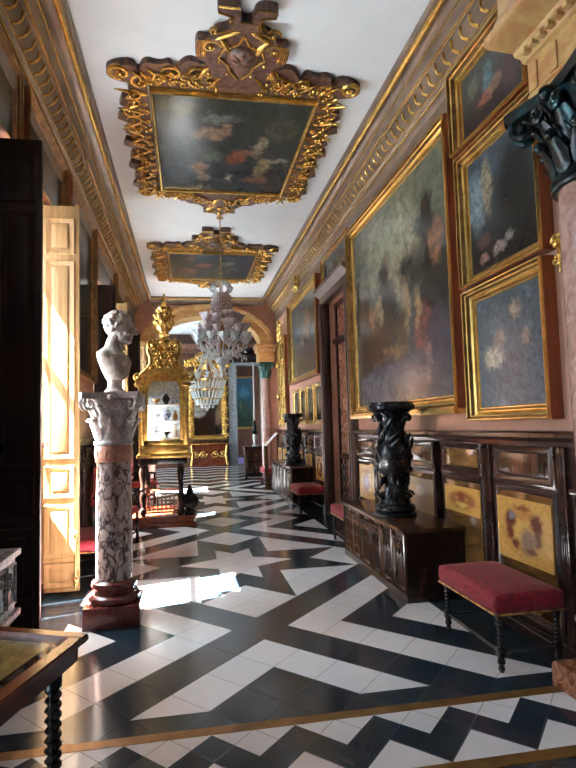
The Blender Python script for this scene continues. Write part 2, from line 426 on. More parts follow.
# faces as strips so the concave shape stays clean
def strip_wall(b, y0, y1, xl, xr, arc, top):
    b.box(xl, arc[-1][0], y0, y1, 0, top); b.box(arc[0][0], xr, y0, y1, 0, top)
    for (p0, p1) in zip(arc, arc[1:]):
        b.prism([(p0[0], p0[1]), (p0[0], top), (p1[0], top), (p1[0], p1[1])], lambda x, z, d: (x, d, z), y0, y1)
b = MB(); strip_wall(b, YE, YE+.5, XL, XR, inner, H); struct(b.build('wall_end', M['wall_pink']))
b = MB()
def arch_band(b, y0, y1, a0, h0, a1, h1, zc):
    I = ell(a0, zc, h0); O = ell(a1, zc, h1)
    for k in range(len(I)-1):
        b.prism([I[k], O[k], O[k+1], I[k+1]], lambda x, z, d: (x, d, z), y0, y1)
arch_band(b, YE-.10, YE+.55, AI, .80, AO-.05, 1.08, 3.9)
arch_band(b, YE-.14, YE-.10, AO-.14, 1.02, AO, 1.13, 3.9)
arch_band(b, YE-.14, YE-.10, AI, .80, AI+.07, .86, 3.9)
struct(b.build('trim_3', M['golden_stone']))

# cornices
def cornice(side):
    sx = 1 if side == 'right' else -1; wx = XR if side == 'right' else XL; edge = 2.09 if side == 'right' else -.95
    g = abs(wx-edge)
    def X(d): return wx-sx*d*g
    fn = lambda p, q, d: (X(p), d, q)
    b = MB(); y0, y1 = 3.1, YE
    pr = [(0, 4.52), (.05, 4.52), (.07, 4.55), (.07, 4.69), (.02, 4.70), (.02, 4.725), (.10, 4.76), (.12, 4.80), (.20, 4.82), (.21, 4.85), (.40, 4.965), (.44, 4.965), (.50, 5.0), (.56, 5.03), (.62, 5.085), (.70, 5.115), (.80, 5.12), (.80, 5.14), (.97, 5.14), (1.0, 5.165), (1.0, H), (0, H)]
    b.prism(pr, fn, y0, y1)
    root = b.build('trim_4' if side == 'right' else 'trim_5', M['cornice']); struct(root)
    b = MB()
    b.tube([(X(.86), y0, 5.125), (X(.86), y1, 5.125)], .030, 10)
    b.tube([(X(.47), y0, 4.985), (X(.47), y1, 4.985)], .012, 6)
    b.tube([(X(.13), y0, 4.79), (X(.13), y1, 4.79)], .012, 6)
    b.tube([(X(.60), y0, 5.07), (X(.60), y1, 5.07)], .010, 6); b.tube([(X(.205), y0, 4.835), (X(.205), y1, 4.835)], .008, 6)
    y = y0+.1
    while y < y1-.3:
        pts = []
        for k in range(6):
            q = k/5; pts.append((X(.22+.19*q), y+.05*math.sin(q*PI), 4.852+.105*q))
        b.tube(pts, .015, 5); y += .165
    b.build('gilt_moulding', M['gold_bright'], root)
cornice('right'); cornice('left')
b = MB()
pr = [(0, 5.02), (.05, 5.03), (.10, 5.06), (.16, 5.08), (.24, 5.11), (.27, 5.14), (.27, H), (0, H)]
b.prism(pr, lambda p, q, d: (d, YE-p, q), -1.0, 2.15); root = struct(b.build('trim_6', M['cornice']))
b = MB(); b.tube([(-.95, YE-.26, 5.14), (2.1, YE-.26, 5.14)], .02, 8); b.build('gilt_moulding', M['gold_bright'], root)

# ------------------------------------------------------------ right dado with inlaid panels
def dado_run(name, y0, y1, starts, bw):
    b = MB()
    b.box(XRD, XR, y0, y1, 0, 1.44)
    b.box(XRD-.03, XRD, y0, y1, 0, .10, .006); b.box(XRD-.018, XRD, y0, y1, .10, .16, .004)
    b.prism([(0, 1.40), (.03, 1.41), (.035, 1.44), (.07, 1.465), (.085, 1.47), (.085, 1.50), (.06, 1.515), (-.03, 1.515), (-.03, 1.40)], lambda p, q, d: (XRD-p, d, q), y0, y1)
    b.box(XRD-.012, XRD, y0, y1, 1.10, 1.13, .004)
    root = struct(b.build(name, M['dado_wood']))
    N = -X_
    for i, s in enumerate(starts):
        e = s+bw; cy = (s+e)/2
        for st in (s-.11, e+.03):      # fluted stiles beside each bay
            b = MB(); b.box(XRD-.03, XRD, st, st+.08, .1, 1.40, .004)
            for k in range(3): b.tube([(XRD-.03, st+.018+.022*k, .16), (XRD-.03, st+.018+.022*k, 1.37)], .007, 6)
            b.build('stile', M['dado_wood'], root)
        b = MB()
        b.frame((XRD, cy, 1.265), Y_, Z_, N, bw-.16, .16, [(0, 0), (0, .012), (.02, .03), (.045, .034), (.06, .02), (.075, .018), (.075, 0)])
        b.frame((XRD, cy, .62), Y_, Z_, N, bw-.12, .86, [(0, 0), (0, .012), (.018, .024), (.04, .026), (.055, .012), (.055, 0)])
        b.build('panel_moulding', M['dado_wood'], root)
        b = MB(); b.box(XRD-.012, XRD, s+.08, e-.08, 1.185, 1.345, .008); b.build('upper_panel', M['panel_wood'] if i % 2 else M['walnut'], root)
        b = MB(); b.box(XRD-.008, XRD, s+.06, e-.06, .19, 1.05, .004); b.build('lower_panel', M['panel_wood'], root)
    return root
BW = .80
dado1 = dado_run('trim_7', 3.15, DY0-.2, [3.46, 4.42, 5.36, 6.30, 7.22], BW)
dado2 = dado_run('trim_8', DY1+.2, YE, [10.1, 11.05, 12.0, 12.95, 13.9, 14.75], .75)
inl = {}
def inlay_mat(name, blobs, bg=(.86, .46, .11)):
    return canvas_mat(name, bg, bg, blobs, .35, .045, .35)
shield = [(.5, .50, .40, .42, (.34, .12, .02)), (.5, .48, .27, .30, (.70, .40, .09)), (.27, .66, .13, .17, (.10, .01, .008)), (.25, .44, .08, .14, (.14, .02, .01)), (.75, .66, .12, .18, (.11, .012, .008)), (.76, .42, .07, .16, (.13, .03, .01)), (.30, .72, .07, .08, (.24, .22, .26)), (.36, .28, .08, .10, (.15, .03, .01)), (.58, .36, .17, .25, (.20, .12, .09)), (.5, .86, .16, .06, (.22, .04, .01)), (.5, .70, .05, .05, (.55, .2, .04)), (.64, .22, .12, .05, (.16, .04, .01))]
crest = [(.5, .5, .42, .38, (.20, .055, .01)), (.5, .35, .25, .12, (.7, .42, .1)), (.38, .55, .08, .1, (.7, .42, .1)), (.62, .55, .08, .1, (.7, .42, .1)), (.5, .6, .16, .26, (.26, .06, .03)), (.25, .5, .14, .22, (.34, .12, .04)), (.75, .5, .14, .22, (.34, .12, .04)), (.5, .3, .10, .12, (.75, .5, .15))]
dull = [(.5, .5, .3, .35, (.26, .16, .13)), (.5, .7, .2, .15, (.45, .3, .18))]
purple = [(.5, .5, .30, .34, (.24, .10, .06)), (.5, .8, .35, .1, (.4, .16, .05)), (.5, .5, .18, .22, (.40, .30, .32))]
mA, mB_, mC, mD = inlay_mat('inlaid_coat_of_arms', shield), inlay_mat('inlaid_crest', crest), inlay_mat('dull_inlay', dull, (.40, .24, .10)), inlay_mat('inlaid_medallion', purple, (.86, .47, .14))
def inlay(root, y0, y1, z0, z1, mat):
    b = MB(); x = XRD-.022
    b.box(x+.001, XRD-.008, y0, y1, z0, z1)
    b.quad_uv([(x, y1, z0), (x, y0, z0), (x, y0, z1), (x, y1, z1)])
    b.build('inlaid_sheet', mat, root, recalc=False)
inlay(dado1, 3.53, 4.22, .53, 1.0, mA); inlay(dado1, 4.49, 5.15, .76, 1.0, mB_); inlay(dado1, 5.43, 6.07, .55, 1.0, mC)
inlay(dado1, 6.37, 7.0, .55, 1.0, mD); inlay(dado1, 7.28, 7.92, .55, 1.02, mD)
for s, mm in ((10.1, mA), (11.05, mD), (12.0, mB_), (12.95, mD), (13.9, mA), (14.75, mD)): inlay(dado2, s+.07, s+.68, .55, 1.0, mm)

# left dado (seen at a grazing angle)
b = MB()
for y0, y1 in ((3.1, WINS[0]), (WINS[0]+1.27, WINS[1]), (WINS[1]+1.27, WINS[2]), (WINS[2]+1.27, YE)):
    b.box(XL, XL+.03, y0, y1, 0, 1.44); b.box(XL, XL+.09, y0, y1, 1.45, 1.51, .01); b.box(XL, XL+.06, y0, y1, 0, .14, .008)
    n = max(1, int((y1-y0)/.9)); wv_ = (y1-y0)/n
    for k in range(n):
        cy = y0+wv_*(k+.5)
        b.frame((XL+.03, cy, .68), Y_, Z_, X_, wv_-.3, .8, [(0, 0), (0, .01), (.03, .03), (.05, .01), (.05, 0)])
        b.frame((XL+.03, cy, 1.28), Y_, Z_, X_, wv_-.3, .14, [(0, 0), (0, .01), (.03, .03), (.05, .01), (.05, 0)])
struct(b.build('trim_9', M['dado_wood']))

# ------------------------------------------------------------ doorway in the right wall
b = MB()
for ya, yb in ((DY0-.2, DY0), (DY1, DY1+.2)):
    b.box(XRD-.06, XR+.05, ya, yb, 0, DZ+.02, .01)
    b.box(XRD-.09, XRD-.05, ya+.03, ya+.07, 0, DZ, .006); b.box(XRD-.09, XRD-.05, yb-.07, yb-.03, 0, DZ, .006)
b.box(XRD-.06, XR+.05, DY0-.2, DY1+.2, DZ, DZ+.14, .01)
b.prism([(0, 0), (.06, 0), (.16, .08), (.17, .13), (0, .13)], lambda p, q, d: (XRD-p, d, DZ+.14+q), DY0-.24, DY1+.24)
door = struct(b.build('door_1', M['door_wood']))
b = MB(); xd = XR+.14
for ya, yb in ((DY0, DY0+.09), (DY1-.09, DY1), ((DY0+DY1)/2-.06, (DY0+DY1)/2+.06)): b.box(xd, xd+.06, ya, yb, 0, DZ, .006)
for za, zb in ((0, .2), (1.0, 1.1), (3.02, 3.14), (DZ-.08, DZ)): b.box(xd-.01, xd+.06, DY0, DY1, za, zb, .006)
b.box(xd-.06, xd+.07, DY0, DY1, 3.04, 3.12, .01)
b.build('door_leaf', M['dark_wood'], door)
b = MB(); b.box(xd+.03, xd+.05, DY0+.02, DY1-.02, .1, DZ-.02); b.build('door_panel', M['rag'], door)
b = MB()
for cy in (DY0+.4, DY1-.4):
    for k in range(4):
        for h in (-1, 1): b.scroll((xd-.01, cy+h*.10, .30+.18*k), Y_*h, Z_, -X_, .09, 0, 1.3, 1, .012)
    b.tube([(xd-.01, cy, .2), (xd-.01, cy, 1.0)], .014, 6)
b.build('iron_scrollwork', M['iron'], door)

# ------------------------------------------------------------ windows, shutters
def leaf_panel(b, bp, fy, x0, x1, panels):
    pass
def make_window(i, ws):
    ye = ws+1.27
    b = MB()
    for ya, yb in ((ws, ws+.06), (ye-.06, ye)): b.box(XL-.48, XL-.40, ya, yb, .03, 3.9, .006)
    b.box(XL-.48, XL-.40, ws, ye, 3.82, 3.9, .006)
    b.box(XL-.48, XL-.41, ws+.06, ye-.06, 3.05, 3.10, .004)
    root = struct(b.build('window_%d' % i, M['shutter_cream']))
    b = MB(); b.box(XL-.36, XL-.32, ws+.01, ws+.50, .03, 1.45, .004); b.box(XL-.36, XL-.32, ws+.515, ws+.93, .03, 1.45, .004); b.box(XL-.36, XL-.32, ws+.945, ye-.01, .03, 1.45, .004)  # unseen slotted baffle, added to keep sun off the lower leaf and floor
    b.box(XL-.37, XL-.31, ws+.01, ye-.01, 1.41, 1.47, .006); b.box(XL-.37, XL-.31, ws+.01, ye-.01, .03, .10, .006); b.build('window_guard', M['shutter_cream'], root)
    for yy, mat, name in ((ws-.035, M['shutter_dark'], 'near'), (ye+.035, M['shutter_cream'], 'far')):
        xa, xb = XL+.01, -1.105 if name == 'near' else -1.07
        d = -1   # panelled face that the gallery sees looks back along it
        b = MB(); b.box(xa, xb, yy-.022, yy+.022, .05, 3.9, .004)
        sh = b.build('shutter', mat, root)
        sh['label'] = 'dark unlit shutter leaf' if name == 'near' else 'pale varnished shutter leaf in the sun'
        b = MB(); cx = (xa+xb)/2; w = xb-xa-.14
        for fy, N in ((yy-.022, -Y_), (yy+.022, Y_)):
            for z0, z1 in ((.12, .30), (.40, .86), (.98, 1.24), (1.36, 3.30), (3.42, 3.74)):
                b.frame((cx, fy, (z0+z1)/2), X_, Z_, N, w, z1-z0, [(0, 0), (0, .006), (-.02, .002), (.0, .012), (.022, .016), (.03, 0)])
                b.box(cx-w/2+.04, cx+w/2-.04, min(fy, fy+N.y*.012), max(fy, fy+N.y*.012), z0+.04, z1-.04, .005)
        b.build('shutter_panel', mat, sh)
        if name == 'near': continue
        b = MB(); xs = xb-.03
        b.tube([(xs, yy-.04, .08), (xs, yy-.04, .60)], .011, 8); b.sph((xs, yy-.04, .60), .03); b.sph((xs, yy-.045, .16), .028)
        b.box(xs-.03, xs+.03, yy-.04, yy-.02, .20, .24, .004); b.box(xs-.03, xs+.03, yy-.04, yy-.02, .5, .53, .004)
        for z in (3.88,):
            for xx in (xa+.02, xb-.02): b.sph((xx, yy, z+.03), .025)
        b.build('bolt', M['brass'], sh)
for i, ws in enumerate(WINS): make_window(i+1, ws)

# ------------------------------------------------------------ neighbouring rooms
b = MB(); b.box(XR+.0, 4.4, 2.5, 3.1, 0, H); b.box(-3.4, XL, 2.5, 3.1, 0, H)
arc = ell(1.85, 4.4, .6); b2 = b
b.box(XL, arc[-1][0], 2.5, 3.1, 4.4, H); b.box(arc[0][0], XR, 2.5, 3.1, 4.4, H)
for p0, p1 in zip(arc, arc[1:]): b.prism([p0, (p0[0], H), (p1[0], H), p1], lambda x, z, d: (x, d, z), 2.5, 3.1)
struct(b.build('wall_front', M['wall_pink']))
b = MB(); b.box(-3.5, 4.5, -4.1, -4, 0, H); struct(b.build('wall_back', M['wall_brown']))
b = MB(); b.box(4.4, 4.5, -4, 3.1, 0, H); struct(b.build('wall_right', M['wall_brown']))
b = MB()
for y0, y1 in ((-4, .5), (1.4, 3.1)): b.box(-3.4, -3.3, y0, y1, 0, H)
for y0, y1 in ((.5, 1.4),): b.box(-3.4, -3.3, y0, y1, 3.4, H); b.box(-3.4, -3.3, y0, y1, 0, .4)
struct(b.build('wall_left', M['wall_brown']))
# second room beyond the arch
b = MB()
for y0, y1 in ((16.1, 18.2), (19.6, 21.4), (22.8, 30)): b.box(-4, -3.9, y0, y1, 0, 5.6)
for y0, y1 in ((18.2, 19.6), (21.4, 22.8)): b.box(-4, -3.9, y0, y1, 3.7, 5.6); b.box(-4, -3.9, y0, y1, 0, .3)
struct(b.build('wall_left', M['wall_brown']))
b = MB(); b.box(5.9, 6, 16.1, 26.5, 0, 5.6); b.box(5.9, 6, 28.1, 30, 0, 5.6); b.box(5.9, 6, 26.5, 28.1, 3.7, 5.6); b.box(5.9, 6, 26.5, 28.1, 0, .3)
struct(b.build('wall_right', M['wall_brown']))
b = MB(); b.box(-4, XL, 16.0, 16.1, 0, 5.6); b.box(XR, 6, 16.0, 16.1, 0, 5.6); b.box(XL, XR, 16.0, 16.1, H, 5.6)
struct(b.build('wall_front', M['wall_brown']))
YF, DX0, DX1, DH = 24.0, 2.07, 3.08, 4.25
b = MB(); b.box(-4, DX0, YF, YF+.25, 0, 5.6); b.box(DX1, 6, YF, YF+.25, 0, 5.6); b.box(DX0, DX1, YF, YF+.25, DH, 5.6)
for x in (-3, -2, -1.0, 0, 1.0):
    b.frame((x+.1, YF, 2.4), X_, Z_, -Y_, .55, 3.6, [(0, 0), (0, .01), (.03, .04), (.06, .01), (.06, 0)])
struct(b.build('wall_end', M['wall_brown']))
b = MB(); b.prism([(0, 4.75), (.1, 4.78), (.15, 4.95), (.3, 5.05), (.35, 5.15), (0, 5.15)], lambda p, q, d: (d, YF-p, q), -4, 6)
struct(b.build('trim_10', M['carved_wood']))
b = MB(); b.box(-4, 6, 29.9, 30, 0, 5.6); struct(b.build('wall_back', M['wall_brown']))
# marble door surround with carved pediment
b = MB()
b.box(DX0-.36, DX0, YF-.10, YF+.3, 0, DH, .01); b.box(DX1, DX1+.3, YF-.10, YF+.3, 0, DH, .01); b.box(DX0-.36, DX1+.3, YF-.12, YF+.3, DH, DH+.1, .01)
b.box(DX0-.30, DX0-.24, YF-.13, YF-.10, .1, DH, .004); b.box(DX0-.1, DX0-.05, YF-.13, YF-.10, .1, DH, .004)
d2 = struct(b.build('door_2', M['jamb']))
b = MB(); b.box(DX0-.5, DX1+.42, YF-.30, YF, DH+.12, DH+.27, .01); b.box(DX0-.42, DX1+.36, YF-.22, YF, DH+.27, DH+.36, .01)
for h, x in ((1, DX0-.25), (-1, DX1+.15)):
    b.scroll((x, YF-.18, DH+.52), X_*h, Z_, -Y_, .2, PI, 1.4, -1, .07)
b.leaf((DX0+.1, YF-.12, DH+.5), (1, 0, .25), (0, -1, 0), .7, .3, .05)
b.leaf((DX1-.1, YF-.12, DH+.5), (-1, 0, .25), (0, -1, 0), .7, .3, .05)
b.sph(((DX0+DX1)/2, YF-.15, DH+.66), (.22, .12, .22))
b.build('carved_pediment', M['dark_wood'], d2)

# ------------------------------------------------------------ picture helper
FPROF = [(0, 0), (0, .025), (.008, .034), (.016, .034), (.020, .024), (.032, .026), (.040, .046), (.048, .046), (.054, .036), (.080, .052), (.086, .078), (.096, .084), (.100, .074), (.112, .076), (.118, .098), (.128, .100), (.135, .088)]
def picture(name, O, U, N, w, h, fw, depth, mat, label, cat='painting', group=None, gold='gold_frame', carve=0, rail=False):
    """w, h: canvas size; fw: frame width; the back of the frame touches the wall point O"""
    O, U, N = Vector(O), Vector(U), Vector(N)
    root = thing(name, O, label, cat, group)
    k = fw/.135; kd = depth/.10
    b = MB(); b.quad_uv([-U*w/2-Z_*h/2+N*.25*depth, U*w/2-Z_*h/2+N*.25*depth, U*w/2+Z_*h/2+N*.25*depth, -U*w/2+Z_*h/2+N*.25*depth])
    cv = b.build('canvas', mat, root, recalc=False)
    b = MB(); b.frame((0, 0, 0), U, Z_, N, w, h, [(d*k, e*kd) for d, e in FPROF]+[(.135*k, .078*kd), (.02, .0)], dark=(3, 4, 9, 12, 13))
    if carve:
        n1 = int(w/carve); n2 = int(h/carve)
        for s in (-1, 1):
            for i in range(n1): b.leaf(U*(-w/2+w*(i+.5)/n1)+Z_*s*(h/2+.045*k)+N*.05*kd, U*(1 if i*2 < n1 else -1), N, carve*.9, fw*.35, .0)
            for i in range(n2): b.leaf(Z_*(-h/2+h*(i+.5)/n2)+U*s*(w/2+.045*k)+N*.05*kd, Z_*(1 if i*2 < n2 else -1), N, carve*.9, fw*.35, .0)
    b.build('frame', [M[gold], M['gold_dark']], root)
    b = MB(); b.frame((0, 0, 0), U, Z_, N, w, h, [(.135*k, 0), (.135*k+.004, .0), (.135*k+.004, .078*kd), (.135*k, .078*kd)])
    b.build('frame_side', M['bole'], root)
    if rail:
        b = MB()
        for s in ((-1),):
            b.prism([(0, 0), (depth*1.0, 0), (depth*1.1, .03), (depth*1.1, .06), (0, .06)], lambda p, q, d: tuple(U*d+N*p+Z_*(-h/2-fw-.05+q)), -w/2-fw, w/2+fw)
        b.build('frame_ledge', M[gold], root)
    return root
def wpic(side, y0, y1, z0, z1, fw, depth, mat, label, **kw):
    x, U, N = (XR, -Y_, -X_) if side == 'R' else (XL, Y_, X_)
    return picture('framed_painting', (x, (y0+y1)/2, (z0+z1)/2), U, N, y1-y0-2*fw, z1-z0-2*fw, fw, depth, mat, label, **kw)

# big history painting: u runs from far end (0) to near end (1)
big = canvas_mat('history_canvas', (.24, .25, .17), (.10, .10, .11), [
    (.35, .80, .35, .22, (.36, .36, .25)), (.60, .70, .16, .28, (.44, .40, .27)), (.12, .68, .12, .25, (.16, .17, .14)),
    (.88, .46, .17, .36, (.03, .025, .02)), (.84, .72, .06, .18, (.03, .022, .018)), (.80, .80, .03, .06, (.03, .02, .018)), (.90, .64, .06, .10, (.30, .14, .07)),
    (.66, .56, .12, .14, (.05, .042, .035)), (.62, .42, .05, .16, (.36, .26, .15)), (.40, .58, .08, .16, (.045, .04, .042)), (.42, .71, .035, .06, (.22, .11, .07)),
    (.16, .50, .08, .18, (.035, .03, .025)), (.05, .55, .05, .2, (.03, .035, .03)), (.24, .44, .06, .12, (.36, .20, .12)), (.34, .48, .06, .08, (.42, .32, .2)),
    (.28, .30, .24, .18, (.09, .035, .018)), (.12, .28, .12, .14, (.03, .022, .02)), (.46, .40, .09, .22, (.055, .05, .045)), (.56, .30, .07, .16, (.10, .065, .04)), (.78, .28, .09, .14, (.30, .11, .08)),
    (.73, .40, .035, .10, (.42, .28, .14)), (.48, .25, .16, .035, (.25, .15, .08)), (.90, .25, .10, .16, (.09, .07, .08)),
    (.25, .1, .25, .12, (.12, .12, .15)), (.60, .12, .3, .10, (.15, .13, .15)), (.80, .14, .035, .12, (.30, .20, .18))], .20)
wpic('R', 4.70, 8.0, 1.72, 4.48, .13, .13, big, 'largest painting on the right wall, dark figures and horses in a gilt frame', rail=True)
ptop = canvas_mat('dark_scene_canvas', (.12, .13, .11), (.06, .04, .04), [(.45, .55, .10, .32, (.14, .25, .28)), (.40, .35, .16, .12, (.42, .14, .09)), (.56, .42, .12, .12, (.36, .2, .12)), (.8, .4, .15, .3, (.10, .05, .05)), (.2, .7, .12, .2, (.2, .19, .13))], .25)
pmid = canvas_mat('rocky_landscape_canvas', (.10, .14, .17), (.025, .02, .02), [(.12, .62, .16, .30, (.26, .33, .34)), (.30, .70, .10, .28, (.40, .32, .20)), (.70, .55, .32, .45, (.022, .022, .02)), (.22, .25, .14, .08, (.10, .06, .05)), (.45, .12, .12, .06, (.42, .33, .28)), (.2, .10, .08, .05, (.35, .18, .16)), (.6, .18, .08, .05, (.30, .28, .26))], .25)
plow = canvas_mat('stormy_sky_canvas', (.13, .16, .18), (.14, .19, .24), [(.5, .45, .5, .3, (.10, .12, .15)), (.25, .45, .20, .12, (.62, .56, .42)), (.36, .60, .12, .10, (.34, .26, .20)), (.62, .82, .10, .10, (.46, .34, .25)), (.75, .55, .06, .08, (.32, .24, .2)), (.85, .2, .2, .2, (.10, .14, .18)), (.15, .8, .15, .15, (.10, .13, .15))], .25)
wpic('R', 3.42, 4.56, 3.98, 4.74, .10, .14, ptop, 'top small painting of the near stack of three, gilt frame against the cornice')
wpic('R', 3.38, 4.54, 2.76, 3.94, .10, .12, pmid, 'middle painting of the near stack of three, black rocks and a pale sky')
wpic('R', 3.40, 4.52, 1.60, 2.72, .11, .12, plow, 'lowest painting of the near stack of three, white cloud in a blue grey sky')
pdo = canvas_mat('overdoor_canvas', (.10, .13, .13), (.08, .09, .09), [(.3, .5, .2, .3, (.2, .2, .16)), (.7, .4, .2, .2, (.12, .15, .14))])
wpic('R', 8.12, 9.86, 4.06, 4.62, .07, .07, pdo, 'wide low painting hanging over the doorway in the right wall')
pfar = canvas_mat('standing_figure_canvas', (.17, .20, .19), (.08, .09, .10), [(.62, .6, .12, .32, (.42, .24, .14)), (.4, .45, .16, .18, (.34, .26, .2)), (.3, .75, .2, .2, (.14, .20, .24)), (.6, .25, .25, .18, (.10, .08, .07)), (.25, .3, .12, .2, (.07, .10, .12))])
pf = wpic('R', 10.12, 13.1, 2.56, 4.46, .14, .14, pfar, 'dark framed painting with a pale standing figure, on the right wall beyond the doorway')
b = MB()
for h in (-1, 1):
    b.scroll((-.14, .0+h*.12, .95+.08), Y_*h, Z_, -X_, .13, PI, 1.4, -1, .03); b.leaf((-.14, h*.06, 1.0), (0, h*.5, 1), (-1, 0, 0), .32, .12, .1)
b.leaf((-.16, 0, 1.0), (0, 0, 1), (-1, 0, 0), .34, .16, .15); b.sph((-.18, 0, 1.1), (.05, .09, .1))
b.build('carved_crest', M['gold_bright'], pf)
psm = [canvas_mat('small_canvas_%s' % n, c1, c2, bl) for n, c1, c2, bl in (
    ('a', (.10, .11, .08), (.05, .04, .03), [(.5, .55, .2, .3, (.40, .26, .17))]), ('b', (.18, .20, .17), (.07, .06, .04), [(.5, .4, .3, .2, (.3, .25, .15))]),
    ('c', (.06, .05, .04), (.09, .05, .03), [(.5, .6, .18, .22, (.45, .3, .2)), (.5, .25, .25, .15, (.35, .06, .05))]), ('d', (.14, .18, .20), (.06, .07, .05), [(.4, .5, .2, .3, (.25, .22, .15))]))]
for i, (y0, lab) in enumerate(((10.15, 'small upright painting nearest the doorway, under the standing figure painting'), (10.92, 'second small painting from the doorway in the low row of four'), (11.68, 'third small painting from the doorway in the low row of four'), (12.44, 'farthest small painting of the low row of four on the right wall'))):
    wpic('R', y0, y0+.68, 1.62, 2.42, .075, .035, psm[i], lab, group='small paintings in a row beyond the doorway', gold='gold_bright')
# tall gilt mirror near the arch
mr = picture('gilt_mirror', (XR, 14.25, 2.8), -Y_, -X_, .75, 1.9, .14, .12, M['mirror'], 'tall gilt mirror with a carved crest on the right wall close to the arch', 'mirror', gold='gold_bright', carve=.09)
b = MB()
for h in (-1, 1):
    for z, r in ((1.1, .16), (1.32, .11), (-1.1, .12), (.4, .10), (-.4, .10)):
        b.scroll((-.10, h*(.46 if abs(z) < 1 else .2), z), Y_*h, Z_, -X_, r, 0, 1.4, 1 if z > 0 else -1, .028)
b.leaf((-.12, 0, 1.15), (0, 0, 1), (-1, 0, 0), .42, .2, .1); b.sph((-.15, 0, 1.2), (.06, .1, .12))
b.build('carved_crest', M['gold_bright'], mr)

# left wall pictures
pl1 = canvas_mat('dim_canvas', (.14, .17, .17), (.05, .05, .05), [(.4, .5, .25, .3, (.20, .17, .12)), (.7, .6, .2, .2, (.12, .16, .18))])
pl2 = canvas_mat('dim_canvas_green', (.10, .12, .10), (.06, .05, .04), [(.5, .4, .3, .2, (.18, .14, .10))])
wpic('L', 3.45, 4.98, 3.95, 4.72, .10, .08, pl2, 'small painting high on the left wall nearest the viewer, over the dark shutter', gold='left_frame')
wpic('L', 5.16, 6.8, 3.95, 4.72, .10, .09, pl1, 'small painting high on the left wall above the sunlit pale shutter', gold='left_frame')
wpic('L', 6.98, 8.86, 2.32, 4.74, .12, .10, pl1, 'large dim painting on the left wall between the two nearest windows', gold='left_frame')
wpic('L', 9.0, 11.3, 3.96, 4.72, .10, .09, pl2, 'small painting high on the left wall above the second window', gold='left_frame')
wpic('L', 11.5, 13.4, 2.32, 4.74, .12, .10, pl2, 'large dim painting on the left wall between the two farther windows', gold='left_frame')

